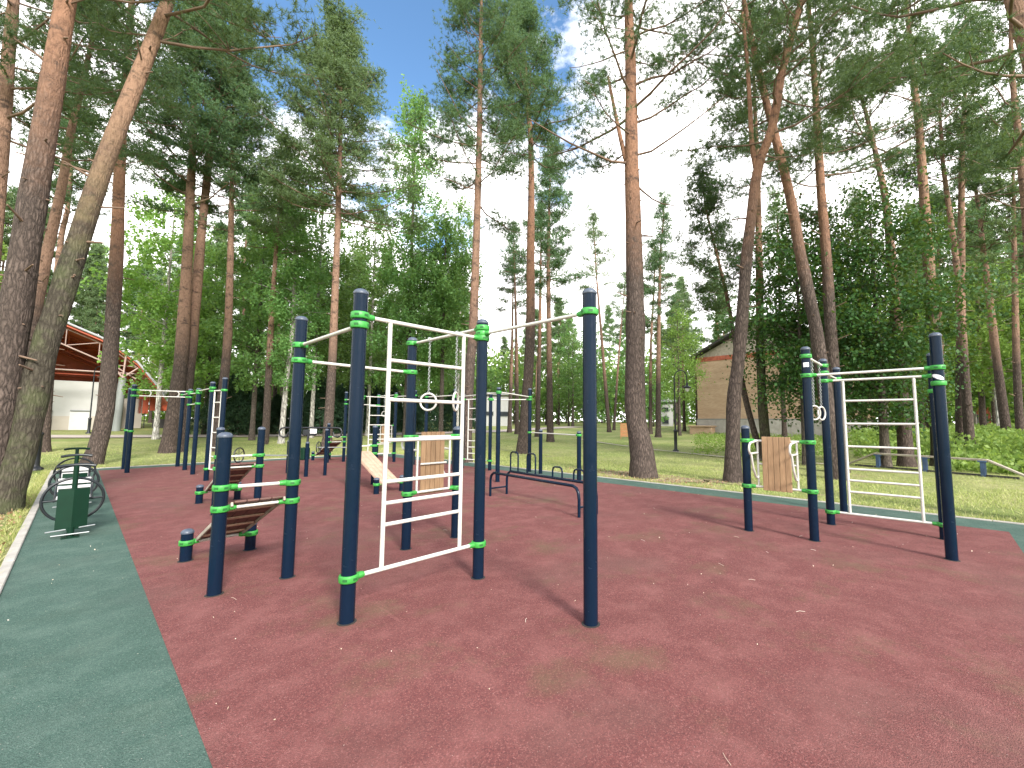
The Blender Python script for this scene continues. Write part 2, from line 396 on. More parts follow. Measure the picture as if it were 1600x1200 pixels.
def incline(st, pa, pb, zbar, sa, sb, zs, mat, under):
    """sit-up board: from a bar between two posts down to two stubs"""
    pa = Vector((*pa, zbar)); pb = Vector((*pb, zbar)); sa = Vector((*sa, zs)); sb = Vector((*sb, zs))
    o = bar(st, pa, pb, 'incline_bench')
    mt = (pa+pb)/2; ms = (sa+sb)/2; w = (pb-pa).normalized(); dr = (ms-mt).normalized(); n = w.cross(dr)
    if n.z < 0: n = -n
    L = (ms-mt).length; rot = Matrix((w, dr, n)).transposed()
    m = MB(); W = .40
    for i in range(4):
        m.box(mt+w*((i-1.5)*W/4)+dr*(L*.49)+n*.030, (W/4-.006, L*1.08, .022), rot, .004)
    m.build('board', mat, o)
    m = MB()
    for i in range(4):
        m = MB(); m.box(mt+dr*(L*(.12+.25*i))+n*.010, (W-.02, .045, .016), rot); m.build('batten', M['palewood'], o)
    for s in (-1, 1):
        m = MB(); m.box(mt+w*(s*(W/2+.012))+dr*(L*.49)+n*.014, (.02, L*1.06, .04), rot, .004); m.build('side_rail', under, o)
    m = MB(); m.tube([ms-w*(W/2+.02), ms+w*(W/2+.02)], .016, 10); m.build('foot_bar', M['white'], o)
    clamp(o, *sa, ms); clamp(o, *sb, ms)
    return o
def dip_panel(st, a, b_, zlo, zhi, side, wide=.35):
    """back board on two rails with a pair of dip arms; side = direction the arms stick out"""
    a = Vector((*a, 0)); b_ = Vector((*b_, 0)); d = (b_-a).normalized(); L = (b_-a).length; side = Vector(side); mid = (a+b_)/2
    up = Vector((0, 0, 1))
    m = MB(); m.tube([a+d*(PR+.045)+up*zhi, b_-d*(PR+.045)+up*zhi], .016, 12)
    root = m.build('dip_station', M['white'], st, a+up*zlo)
    m = MB(); m.tube([a+d*(PR+.045)+up*zlo, b_-d*(PR+.045)+up*zlo], .016, 12); m.build('bottom_rail', M['white'], root)
    m = MB(); m.tube([mid-d*(L/2-.17)+up*((zlo+zhi)/2), mid+d*(L/2-.17)+up*((zlo+zhi)/2)], .013, 10); m.build('middle_rail', M['white'], root)
    for z in (zlo, zhi):
        clamp(root, a.x, a.y, z, b_+up*z); clamp(root, b_.x, b_.y, z, a+up*z)
    m = MB(); rot = Matrix((d, side, up)).transposed()
    for i in range(5):
        m.box(mid+d*((i-2)*wide/5)+side*.032+up*((zlo+zhi)/2+.01), (wide/5-.004, .024, zhi-zlo+.10), rot, .004)
    m.build('back_board', M['wood'], root)
    for s in (-1, 1):
        p = mid+d*(s*(wide/2+.065))
        m = MB(); m.tube([p+up*zlo, p+up*zhi], .0145, 10); m.build('stile', M['white'], root)
        m = MB()
        m.tube([p+up*(zhi-.0), p+side*.05+up*zhi, p+side*.32+up*(zhi-.02), p+side*.37+up*(zhi-.05), p+side*.385+up*(zhi-.12), p+side*.35+up*(zhi-.165), p+up*(zhi-.17)], .0145, 10)
        m.tube([p+side*.30+up*(zhi-.17), p+side*.23+up*(zhi-.36), p+side*.12+up*(zhi-.50), p+side*.05+up*(zhi-.52), p+up*(zhi-.50)], .0145, 10)
        m.build('dip_arm', M['white'], root)
    return root
def gym_ring(x, y, ztop, zc, ax, label, group, r=.098):
    e = empty('gymnastic_ring', (x, y, zc), label, 'gymnastic ring', group)
    m = MB(); m.torus((x, y, zc), r, .0125, ax); m.build('ring', M['white'], e)
    m = MB(); z = zc+r; i = 0
    while z < ztop-.03:
        m.torus((x, y, z+.018), .012, .0035, (1, 0, 0) if i % 2 else (0, 1, 0), 8, 5); z += .026; i += 1
    m.build('chain', M['steel'], e)
    m = MB(); m.torus((x, y, ztop), .026, .008, (0, 1, 0) if ax[0] else (1, 0, 0), 14, 6); m.build('hanger', M['steel'], e)
    return e
def stub(st, x, y): return post(st, x, y, .32)

# near complex
A, B, C, D, E_, F_, G = (1.5, 3.42), (2.78, 3.42), (2.78, 4.80), (2.76, 2.03), (1.5, 4.80), (3.5, 4.80), (.92, 4.80)
st = empty('workout_station', (1.5, 3.42, 0), 'large navy workout frame in the foreground with white wall bars and green clamps', 'workout station', 'multi-post workout frames')
for p, h in ((A, 2.6), (B, 2.58), (C, 2.57), (D, 2.61), (E_, 2.6), (F_, 1.45), (G, 1.41)): post(st, *p, h)
stub(st, .90, 6.15); stub(st, 1.49, 6.12)
ladder(st, A, B, .332, 2.40, [2.065, 1.726, 1.383, 1.037, .86, .685], (.265, .235))
bar(st, (*E_, 2.317), (*A, 2.32)); bar(st, (*E_, 2.16), (*C, 2.149)); bar(st, (*C, 2.513), (*B, 2.51)); bar(st, (*B, 2.449), (*D, 2.438))
bar(st, (*G, .935), (*E_, .925)); incline(st, G, E_, .748, (.90, 6.15), (1.49, 6.12), .20, M['brownboard'], M['greywood'])
dip_panel(st, C, F_, .66, 1.345, (0, 1, 0))
W1 = st
RG = 'steel rings hanging from the pull-up bars'
gym_ring(2.78, 4.40, 2.513, 1.77, (.75, .55, 0), 'white ring hanging behind the near wall bars, seen as a full circle', RG)
gym_ring(2.78, 3.86, 2.513, 1.76, (-.62, .78, 0), 'white ring hanging edge-on beside the right stile of the near wall bars', RG)

# its far twin
W3 = copy_tree(W1); W3.location = (1.5+5.3, 3.42+11.58, 0)
W3['label'] = 'distant twin of the near workout frame, at the far edge of the red mat'
for dy in (4.40, 3.86):
    pass
gym_ring(8.08, 15.9, 2.513, 1.80, (.8, .5, 0), 'tiny white ring hanging in the distant workout frame', RG)

# right-hand complex
R1, R2, R3, R4, R5, R6 = (6.6, 2.05), (6.65, 1.25), (7.87, 1.25), (9.12, 1.25), (6.82, -.06), (7.93, -.02)
st = empty('workout_station', (6.65, 1.25, 0), 'navy workout frame on the right with plank back board, rings and white ladder', 'workout station', 'multi-post workout frames')
for p, h in ((R1, 1.48), (R2, 2.56), (R3, 2.53), (R4, 2.52), (R5, 2.60), (R6, 2.50)): post(st, *p, h)
bar(st, (*R2, 2.449), (*R3, 2.439)); bar(st, (*R2, 2.185), (*R5, 2.205)); bar(st, (*R3, 2.33), (*R4, 2.33))
ladder(st, R3, R6, .197, 2.20, [1.88, 1.535, 1.195, .86, .69, .522], (.245, .205))
dip_panel(st, R1, R2, .64, 1.287, (-1, 0, 0), .36)
cl = MB(); cl.lathe((*R5, 2.018), [(PR+.002, -.027), (PR+.012, -.027), (PR+.016, -.02), (PR+.016, .02), (PR+.012, .027), (PR+.002, .027)], 24, cap=False); cl.build('spare_collar', M['green'], st)
cl = MB(); cl.lathe((*R6, 1.99), [(PR+.002, -.027), (PR+.012, -.027), (PR+.016, -.02), (PR+.016, .02), (PR+.012, .027), (PR+.002, .027)], 24, cap=False); cl.build('spare_collar', M['green'], st)
def sticker(stn, x, y, z, w, h, tilt, oval):
    """thin label wrapped on a post, facing the camera side"""
    a = math.atan2(-y, -x); b = MB(); n = 16; r = PR+.0015; vs = []
    for k in range(n):
        t = 2*PI*k/n; u, v = math.cos(t), math.sin(t)
        if not oval: s = 1/max(abs(u), abs(v)); u *= s; v *= s
        u, v = u*w/2, v*h/2; u, v = u*math.cos(tilt)-v*math.sin(tilt), u*math.sin(tilt)+v*math.cos(tilt)
        vs.append((u, v))
    r = PR+.0025; rows = 10
    for i in range(rows+1):
        t = -1+2*i/rows; hw = math.sqrt(max(0.0, 1-t*t)) if oval else 1.0
        for j in range(9):
            u = (-1+2*j/8)*hw*w/2; v = t*h/2
            u, v = u*math.cos(tilt)-v*math.sin(tilt), u*math.sin(tilt)+v*math.cos(tilt)
            b.v.append((x+r*math.cos(a+u/r), y+r*math.sin(a+u/r), z+v))
    for i in range(rows):
        for j in range(8): b.f.append((i*9+j, i*9+j+1, i*9+j+10, i*9+j+9)); b.sm.append(True); b.mi.append(0)
    return b.build('sticker', M['plate'], stn)
sticker(st, *R5, 2.09, .13, .05, -.45, True); sticker(st, *R2, 2.33, .07, .06, 0, False)
gym_ring(7.05, 1.25, 2.445, 1.69, (.55, .83, 0), 'white ring hanging on the right frame, nearer the left post', RG)
gym_ring(7.57, 1.25, 2.441, 1.69, (.30, .95, 0), 'white ring hanging on the right frame, further right of the pair', RG)

# far left monkey-bar complex
st = empty('workout_station', (1.05, 17.24, 0), 'slim navy frame by the far left corner with double white bars', 'workout station', 'multi-post workout frames')
P0, P1, P2, P3, P4, P5, P6 = (1.05, 18.6), (1.05, 17.24), (2.3, 18.4), (2.3, 17.0), (2.28, 15.5), (2.29, 13.7), (2.42, 13.06)
for p, h in ((P0, 2.5), (P1, 2.54), (P2, 2.47), (P3, 2.47), (P4, 2.42), (P5, 2.5), (P6, 2.58)): post(st, *p, h)
def double_bar(a, b_, z):
    a = Vector((*a, z)); b_ = Vector((*b_, z)); d = (b_-a).normalized()
    o = bar(st, a, b_, 'double_bar'); m = MB(); q = Vector((0, 0, -.17))
    m.tube([a+d*(PR+.06)+q, b_-d*(PR+.06)+q], .016, 10); m.build('lower_bar', M['white'], o)
    for s in (.25, .75):
        p = a.lerp(b_, s); m = MB(); m.tube([p, p+d*.05+q*.3, p+d*.05+q*.7, p+q], .014, 8); m.build('curved_link', M['white'], o)
    clamp(o, *(a+q), b_+q); clamp(o, *(b_+q), a+q)
double_bar(P1, P3, 2.40)
bar(st, (*P2, 2.36), (*P3, 2.36)); bar(st, (*P3, 2.34), (*P4, 2.30)); bar(st, (*P4, 2.36), (*P5, 2.36)); bar(st, (*P0, 1.2), (*P1, 1.2)); bar(st, (*P3, 2.0), (*P4, 2.0))
o = ladder(st, P5, P6, .30, 2.28, [1.98, 1.6, 1.22, .84, .62], (.14, .14))

# free-standing sit-up benches
def situp(y0, x0, dy, label, mat, under):
    e = empty('situp_bench', (x0, y0, 0), label, 'sit-up bench', 'free-standing sit-up benches')
    a, b_ = (x0, y0), (x0+.585, y0); s1, s2 = (x0, y0+dy), (x0+.585, y0+dy)
    post(e, *a, 1.40); post(e, *b_, 1.40); stub(e, *s1); stub(e, *s2)
    bar(e, (*a, .935), (*b_, .935)); incline(e, a, b_, .748, s1, s2, .20, mat, under)
situp(8.75, 1.61, 1.36, 'brown sit-up bench seen from below behind the short front post', M['brownboard'], M['greywood'])
situp(10.13, 4.35, -1.36, 'pale wooden sit-up bench sloping towards the near wall bars', M['palewood'], M['palewood'])

# far middle complex
st = empty('workout_station', (7.33, 8.31, 0), 'navy frame of pull-up bars near the right edge, behind the low push-up stand', 'workout station', 'multi-post workout frames')
K = dict(a=(7.33, 8.31, 2.40), b=(8.84, 10.4, 2.40), c=(9.48, 9.28, 2.55), d=(9.36, 8.70, 1.28), e=(8.64, 6.70, 1.28), f=(8.6, 11.5, 2.42), g=(7.9, 11.0, 2.52), h=(7.9, 12.6, 2.46))
for k, (x, y, h) in K.items(): post(st, x, y, h)
def kb(p, q, z): bar(st, (K[p][0], K[p][1], z), (K[q][0], K[q][1], z))
kb('g', 'a', 2.28); kb('a', 'c', 2.30); kb('g', 'h', 2.34); kb('c', 'e', 1.20); kb('b', 'c', 2.22)
ladder(st, K['f'][:2], K['b'][:2], .30, 2.25, [1.95, 1.6, 1.25, .9, .7, .5], (.22, .22))

# push-up stand (navy pipes)
e = empty('pushup_stand', (5.7, 5.5, 0), 'low navy pipe stand with two tall and two low hoop handles', 'push-up stand')
p0, p1 = Vector((5.85, 6.85, 0)), Vector((5.57, 4.32, 0)); d = (p1-p0).normalized(); nrm = Vector((-d.y, d.x, 0)); up = Vector((0, 0, 1))
for s, nm in ((-.0, 'front_pipe'), (.42, 'rear_pipe')):
    a, b_ = p0+nrm*s, p1+nrm*s; z = .49
    m = MB(); m.tube([a-up*.02, a+up*(z-.16), a+d*.03+up*(z-.06), a+d*.12+up*z, b_-d*.14+up*z, b_-d*.06+up*(z-.03), b_-d*.015+up*(z-.10), b_+up*(z-.2), b_-up*.02], .026, 12)
    m.build(nm, M['navy'], e)
for q in (p0, p1):
    m = MB(); m.tube([q+nrm*.0+up*.16, q+nrm*.42+up*.16], .018, 8); m.build('cross_tube', M['navy'], e)
for s, h in ((.10, .40), (.32, .40), (.62, .20), (.84, .20)):
    c = p0.lerp(p1, s)+nrm*.21; a, b_ = c-nrm*.21+up*.50, c+nrm*.21+up*.50
    c2 = p0.lerp(p1, s)+nrm*.42
    a, b_ = c2-d*.13+up*.50, c2+d*.13+up*.50
    m = MB(); m.tube([a, a+up*(h-.07), a+d*.02+up*(h-.02), a+d*.07+up*h, b_-d*.07+up*h, b_-d*.02+up*(h-.02), b_+up*(h-.07), b_], .017, 10); m.build('hoop_handle', M['navy'], e)

# two-handed trainer with a long handle bar
e = empty('arm_trainer', (4.35, 12.8, 0), 'dark arm trainer with a long rounded handle bar and white plate', 'exercise machine')
tr = lambda px, py, bx, by: None
a, b_ = Vector((4.0, 13.9, 0)), Vector((4.76, 12.71, 0)); dd = (b_-a).normalized()
post(e, 4.24, 14.06, .93, .045); post(e, 4.31, 12.77, .93, .05); post(e, 4.78, 12.71, 1.28, .045)
m = MB(); q0, q1 = Vector((3.95, 13.55, 1.33)), Vector((5.02, 12.6, 1.33)); dq = (q1-q0).normalized()
def loop_end(p, s): return [p+dq*(s*.08)+Vector((0, 0, -.02)), p+dq*(s*.13)+Vector((0, 0, -.10)), p+dq*(s*.11)+Vector((0, 0, -.22)), p+dq*(s*.02)+Vector((0, 0, -.27)), p-dq*(s*.08)+Vector((0, 0, -.24)), p-dq*(s*.12)+Vector((0, 0, -.12))]
m.tube(list(reversed(loop_end(q0, -1)))+[q0, q1]+loop_end(q1, 1), .024, 10); m.build('handle_bar', M['black'], e)
m = MB(); m.box((4.37, 12.83, 1.20), (.34, .12, .17), Matrix.Rotation(math.atan2(dq.y, dq.x), 3, 'Z'), .02); m.build('head_box', M['black'], e)
m = MB(); m.box((4.42, 12.70, 1.24), (.17, .02, .12), Matrix.Rotation(math.atan2(dq.y, dq.x), 3, 'Z'), .003); m.build('display_plate', M['plate'], e)
m = MB(); m.tube([(4.31, 12.80, .9), (4.33, 12.8, 1.13)], .03, 10); m.build('neck', M['black'], e)
m = MB(); m.box((4.28, 12.92, .62), (.26, .20, .34), Matrix.Rotation(.6, 3, 'Z'), .02); m.build('weight_box', M['dgreen'], e)

# barbells on low posts
def barbell(x, y, dx, dy, L, label):
    e = empty('barbell_trainer', (x, y, 0), label, 'barbell trainer', 'wheel barbell trainers')
    d = Vector((dx, dy, 0)).normalized(); a = Vector((x, y, .58))
    post(e, *(a+d*L).xy, .75, .04)
    m = MB(); m.tube([a-d*.08, a+d*(L+.04)], .018, 8); m.build('bar', M['steel'], e)
    m = MB(); m.torus(a, .20, .016, d, 24, 6)
    for k in range(3):
        u = d.orthogonal().normalized(); w = d.cross(u); v = u*math.cos(k*PI/3)+w*math.sin(k*PI/3); m.tube([a-v*.2, a+v*.2], .008, 6)
    m.build('wheel', M['black'], e)
pA = polar(377, 14.4); barbell(pA.x, pA.y, .7, -.75, 1.45, 'barbell with a spoked wheel in front of the far lawn, nearer the left')
pB = polar(500, 17.2); barbell(pB.x, pB.y, .75, -.66, 1.2, 'barbell with a spoked wheel beside the far brown sit-up board')

# pedal trainers along the left kerb
def pedal(y, s, label, wheel=True, tall=True):
    x = .03; e = empty('pedal_trainer', (x, y, 0), label, 'pedal trainer', 'pedal trainers along the left kerb')
    V = lambda dx, dy, z: Vector((x+dx, y+s*dy, z))
    m = MB(); m.tube([V(0, 0, -.02), V(0, 0, .14)], .035, 12); m.box(V(0, 0, .006), (.16, .16, .012)); m.build('foot', M['dgreen'], e)
    m = MB()   # folded front panel: a wide vee of sheet with a back
    out = [V(-.145, .05, 0), V(0, -.03, 0), V(.145, .05, 0), V(.145, .12, 0), V(-.145, .12, 0)]
    m.prism([p+Vector((0, 0, .10)) for p in out], (0, s*.05, .52)); m.build('front_panel', M['dgreen'], e)
    m = MB(); m.tube([V(0, .09, .58), V(0, .07, .93)], .027, 12)
    m.build('handle_post', M['dgreen'], e)
    m = MB(); m.tube([V(-.18, .04, .915), V(-.10, .06, .93), V(0, .07, .935), V(.10, .06, .93), V(.18, .04, .915)], .022, 10); m.build('handle_bar', M['ring'] if s > 0 else M['dgreen'], e)
    m = MB(); m.torus(V(0, .24, .46), .285, .017, (0, 1, 0), 40, 8)
    for k in (0,): m.tube([V(-.28, .24, .46), V(.28, .24, .46)], .014, 8)
    m.tube([V(0, .24, .18), V(0, .24, .74)], .010, 8)
    m.build('ring_wheel', M['ring'], e)
    m = MB(); m.tube([V(-.22, -.02, .10), V(.22, .04, .12)], .010, 8); m.tube([V(-.17, -.05, .05), V(.17, -.05, .05)], .010, 8); m.build('pedal_bar', M['steel'], e)
    sm = MB()
    for i in range(4): sm.box(V(0, .78+.11*i, .40), (.34, .085, .022), None, .005)
    for i in range(2): sm.box(V(0, 1.26+.02*i, .50+.11*i), (.34, .022, .085), None, .005)
    so = sm.build('seat', M['seat'], e)
    for sx in (-1, 1):
        m = MB(); m.tube([V(sx*.185, .80, .38), V(sx*.185, 1.14, .385), V(sx*.185, 1.26, .43), V(sx*.185, 1.30, .66)], .014, 8); m.build('seat_frame', M['ring'], so)
    m = MB(); m.tube([V(0, 1.0, -.02), V(0, 1.0, .39)], .035, 10); m.build('seat_post', M['dgreen'], so)
    m = MB(); m.tube([V(0, .1, .22), V(0, 1.12, .22)], .022, 8); m.build('spine', M['dgreen'], e)
    return e
pedal(8.44, 1, 'dark green pedal trainer nearest the camera on the left green strip')
pedal(10.75, 1, 'pedal trainer in the middle of the row on the green strip')
pedal(13.3, -1, 'pedal trainer at the far end of the row, its T handle standing out')

# ------------------------------------------------------------------ ground
def sheet(name, x0, x1, y0, y1, z, mat, th=.0):
    m = MB(); m.add([(x0, y0, z), (x1, y0, z), (x1, y1, z), (x0, y1, z)], [(0, 1, 2, 3)]); return struct(m.build(name, mat))
# terrain: rings out to the horizon
rr = [0, 2, 4, 6, 8, 10, 12, 14, 16, 18, 20, 22, 24, 26, 28, 30, 33, 36, 40, 45, 50, 56, 62, 70, 80, 90, 110, 150, 220, 340, 520]
na = 96; tv = [(0, 0, -.02)]; tf = []
for i, r_ in enumerate(rr[1:]):
    for k in range(na):
        a = 2*PI*k/na; x, y = r_*math.cos(a), r_*math.sin(a); tv.append((x, y, terr(x, y)-.02))
for k in range(na): tf.append((0, 1+k, 1+(k+1) % na))
for i in range(len(rr)-2):
    for k in range(na): p = 1+i*na; tf.append((p+k, p+na+k, p+na+(k+1) % na, p+(k+1) % na))
m = MB(); m.add(tv, tf, True); struct(m.build('ground', M['lawn']))
MX0, MX1, MY0, MY1 = -.36, 9.92, -2.6, 19.4
sheet('rubber_border', MX0, MX1, MY0, MY1, .0, M['greenmat'])
sheet('rubber_court', .51, 9.12, -.70, 18.62, .004, M['red'])
def kerb(name, x0, x1, y0, y1):
    m = MB(); L = 1.0; horiz = (x1-x0) > (y1-y0); n = int(max(x1-x0, y1-y0)/L)
    for i in range(n):
        if horiz: cx = x0+(i+.5)*(x1-x0)/n; m.box((cx, (y0+y1)/2, -.04), ((x1-x0)/n-.006, y1-y0, .12), None, .008)
        else: cy = y0+(i+.5)*(y1-y0)/n; m.box(((x0+x1)/2, cy, -.04), (x1-x0, (y1-y0)/n-.006, .12), None, .008)
    return struct(m.build(name, M['concrete']))
kerb('kerb', MX0-.085, MX0, MY0, MY1+.1); kerb('kerb', MX1, MX1+.05, MY0, MY1+.1); kerb('kerb', MX0, MX1, MY1, MY1+.05)

def path(name, pts, w, mat=M['pathm']):
    """ribbon laid over the terrain"""
    P = []; 
    for i in range(len(pts)-1):
        for k in range(12): P.append(pts[i].lerp(pts[i+1], k/12))
    P.append(pts[-1]); vs = []; fs = []
    for i, p in enumerate(P):
        t = (P[min(i+1, len(P)-1)]-P[max(0, i-1)]); t.z = 0; t.normalize(); n = Vector((-t.y, t.x, 0))
        for s in (-1, 0, 1):
            q = p+n*(s*w/2); vs.append((q.x, q.y, terr(q.x, q.y)+.035))
    for i in range(len(P)-1):
        for k in (0, 1): fs.append((i*3+k, i*3+3+k, i*3+4+k, i*3+1+k))
    m = MB(); m.add(vs, fs, True); return struct(m.build(name, mat))
path('park_path', [polar(-60, 44), polar(150, 41), polar(400, 39), polar(620, 40), polar(760, 44), polar(900, 60)], 3.2)
path('narrow_path', [polar(900, 33), polar(960, 27.5), polar(1040, 23.5), polar(1130, 20.5), polar(1300, 19)], .22)

def soil_patch(cx, cy, ax, ay, seed):
    rs = random.Random(seed); n = 40; m = MB(); c = [(cx, cy, -.008)]
    for k in range(n):
        t = 2*PI*k/n; j = 1+.16*math.sin(3*t+seed)+.1*math.sin(7*t+2*seed)+rs.uniform(-.07, .07)
        x, y = cx+ax*j*math.cos(t), cy+ay*j*math.sin(t); c.append((min(x, -.47) if cx < 0 else max(x, 9.98), y, -.008))
    m.add(c, [(0, 1+k, 1+(k+1) % n) for k in range(n)]); return struct(m.build('bare_soil', M['soil']))
soil_patch(-1.5, 5.6, 1.2, 4.2, 3); soil_patch(10.95, 6.2, .95, 1.5, 5); soil_patch(11.75, 4.0, .6, .7, 8)
# ------------------------------------------------------------------ vegetation
rng = np.random.default_rng(11)
def rdir(n, zb=0.0):
    d = rng.normal(size=(n, 3)); d[:, 2] += zb; return d/np.linalg.norm(d, axis=1)[:, None]
def needles(cent, K, L, w, zb=.5):
    n = len(cent)*K; c = np.repeat(cent, K, 0); d = rdir(n, zb)*(L*rng.uniform(.6, 1.15, (n, 1)))
    s = np.cross(d, rdir(n)); s /= np.linalg.norm(s, axis=1)[:, None]+1e-9; s *= w/2
    V = np.empty((n, 3, 3)); V[:, 0] = c-s+d*.08; V[:, 1] = c+s+d*.08; V[:, 2] = c+d
    return V.reshape(-1, 3), np.arange(n*3).reshape(-1, 3)
def leaves(cent, size, flat=.6, droop=0.0):
    n = len(cent); t = rdir(n); t[:, 2] -= droop; t /= np.linalg.norm(t, axis=1)[:, None]
    nm = rdir(n, flat*2); s = np.cross(nm, t); s /= np.linalg.norm(s, axis=1)[:, None]+1e-9
    L = size*rng.uniform(.65, 1.25, (n, 1))
    V = np.empty((n, 4, 3)); V[:, 0] = cent; V[:, 1] = cent+t*L*.5+s*L*.36; V[:, 2] = cent+t*L; V[:, 3] = cent+t*L*.5-s*L*.36
    return V.reshape(-1, 3), np.arange(n*4).reshape(-1, 4)

def interp(path, z):
    for a, b in zip(path, path[1:]):
        if a.z <= z <= b.z: return a.lerp(b, (z-a.z)/max(1e-6, b.z-a.z))
    return path[-1] if z > path[-1].z else path[0]

def smoothpath(P, k=5):
    out = []
    for i in range(len(P)-1):
        p0, p1, p2, p3 = P[max(0, i-1)], P[i], P[i+1], P[min(len(P)-1, i+2)]
        for j in range(k):
            t = j/k; out.append(.5*((2*p1)+(p2-p0)*t+(2*p0-5*p1+4*p2-p3)*t*t+(3*p1-p0-3*p2+p3)*t**3))
    out.append(P[-1]); return out

def trunk_mesh(mb, path, r0, r1, n, flare=True):
    L = len(path); zs = [p.z-path[0].z for p in path]; H = zs[-1]
    rad = []
    for z in zs:
        f = min(1, z/H); r = r0*(1-.42*f)*(1-f**2.2)+r1*f**2.2
        if flare: r += r0*.50*math.exp(-z/.40)
        rad.append(r*(1+.03*math.sin(z*3.1+r0*40)))
    i0 = len(mb.v); mb.tube(path, rad, n, caps=True)
    rj = random.Random(int(r0*1e5)+int(path[-1].x*100))
    for i in range(i0, i0+L*n):
        c = path[(i-i0)//n]; v = Vector(mb.v[i]); mb.v[i] = tuple(c+(v-c)*rj.uniform(.95, 1.05))

def pine_parts(path, r0, zc0, Rc, nb, K=7, seed=0, lod=1.0, shape=.5, sparse_low=.0, nl=.17, nw=.022, flat=.16):
    """returns trunk MB and needle-tuft centres"""
    rs = random.Random(seed); mb = MB(); H = path[-1].z
    fine = [path[0]+(path[1]-path[0])*t for t in (0, .04, .1, .25, .5, .75)]+path[1:]
    trunk_mesh(mb, fine, r0, r0*.16, 14 if lod > .6 else 8)
    if lod > .6:      # dead branch stubs on the clear stem
        for k in range(26):
            z = path[0].z+2.2+(zc0-path[0].z-1.5)*rs.random(); b = interp(path, z); a = rs.uniform(0, 2*PI); l = r0*.9+rs.choice([.03, .05, .08, .3])
            e_ = b+Vector((math.cos(a)*l, math.sin(a)*l, rs.uniform(-.06, .10)*l*4)); mb.k = 1
            mb.tube([b, e_], [.030*rs.uniform(.6, 1.2), .012], 5)
        mb.k = 0
    cents = []
    for i in range(nb):
        f = (i+rs.random())/nb; f = f**.85
        z = zc0+(H-zc0)*f
        if rs.random() < sparse_low*(1-f)*1.2: bare = True
        else: bare = False
        b = interp(path, z); az = i*2.4+rs.uniform(-.5, .5)
        prof = (math.sin(PI*min(1, (f*.80+.20))**shape))**.7 if f < .97 else .35
        L = Rc*max(.22, prof)*rs.uniform(.6, 1.1)
        el = R(rs.uniform(-12, 18)+f*40)
        d = Vector((math.cos(az)*math.cos(el), math.sin(az)*math.cos(el), math.sin(el)))
        pts = [b]; nseg = 5
        for k in range(1, nseg+1):
            dd = (d+Vector((0, 0, .13*(k-2)))+Vector((rs.uniform(-.2, .2), rs.uniform(-.2, .2), rs.uniform(-.14, .14)))).normalized()
            pts.append(pts[-1]+dd*(L/nseg))
        br = max(.009, min(.045, r0*.18)*(L/Rc)); mb.k = 1
        mb.tube(pts, [br*(1-.14*k) for k in range(nseg+1)], 5 if lod > .6 else 3, caps=False)
        if bare and rs.random() < .6: continue
        for k in range(max(3, int(8*lod*(L/Rc)+2.5))):
            t = rs.uniform(.38, 1.04); s = min(nseg-1e-4, t*nseg); j = int(s); q = pts[j].lerp(pts[j+1], s-j)
            off = Vector((rs.gauss(0, .20), rs.gauss(0, .20), 0))*(L*.62)
            c = q+off+Vector((0, 0, rs.uniform(-.02, .18)))
            if lod > .6 and off.length > .15: mb.tube([q, q.lerp(c, .6)+Vector((0, 0, .03)), c], [br*.4, br*.3, .004], 3, caps=False)
            cents.append((c, rs.uniform(.15, .33)))
    return mb, cents
def tuft_cloud(cents, per, flat=.45):
    out = []
    for c, s in cents:
        p = rng.normal(size=(int(per*1.5), 3))*np.array([s, s, s*flat]); out.append(p+np.array(c))
    return np.concatenate(out)

def pine(pxs, d, r0, ytop_m, zc0, Rc, nb, label, mat='pinebark', per=12, K=7, seed=0, group=None, lod=1.0, sparse=.3, extra=None, nl=.19, nw=.032, needle='needle'):
    r0 *= 1.18
    base = polar(pxs[0], d) if not isinstance(pxs[0], tuple) else polar(pxs[0][0], d)
    P = [base-Vector((0, 0, .12))]+[onplane(x, y, base) for x, y in pxs[1:]]
    dv = (P[-1]-P[-2]).normalized() if len(P) > 2 else Vector((0, 0, 1))
    dv = (dv+Vector((0, 0, .6))).normalized()
    while P[-1].z < ytop_m-.5:
        P.append(P[-1]+dv*min(2.5, max(.6, ytop_m-P[-1].z)))
        dv = (dv+Vector((rnd.uniform(-.08, .08), rnd.uniform(-.08, .08), .2))).normalized()
    P = smoothpath(P, 4)
    e = empty('pine_tree', base, label, 'pine tree', group)
    mb, cents = pine_parts(P, r0, zc0, Rc, nb, seed=seed, lod=lod, sparse_low=sparse)
    mb.k = 0
    if extra:
        for pts, ra, rb in extra:
            q = smoothpath([onplane(x, y, base) for x, y in pts], 4); mb.tube(q, [ra+(rb-ra)*i/(len(q)-1) for i in range(len(q))], 10)
    mb.build('trunk', [M[mat], M['limb']], e)
    if d < 17.5: K, nl, nw = 17, .15, .0145      # near crowns: real needle size
    elif d < 22: K, nl, nw = 10, .17, .024
    V, F = needles(tuft_cloud(cents, per), K, nl, nw)
    fastmesh('crown', V, F, M[needle], e, base)
    return e

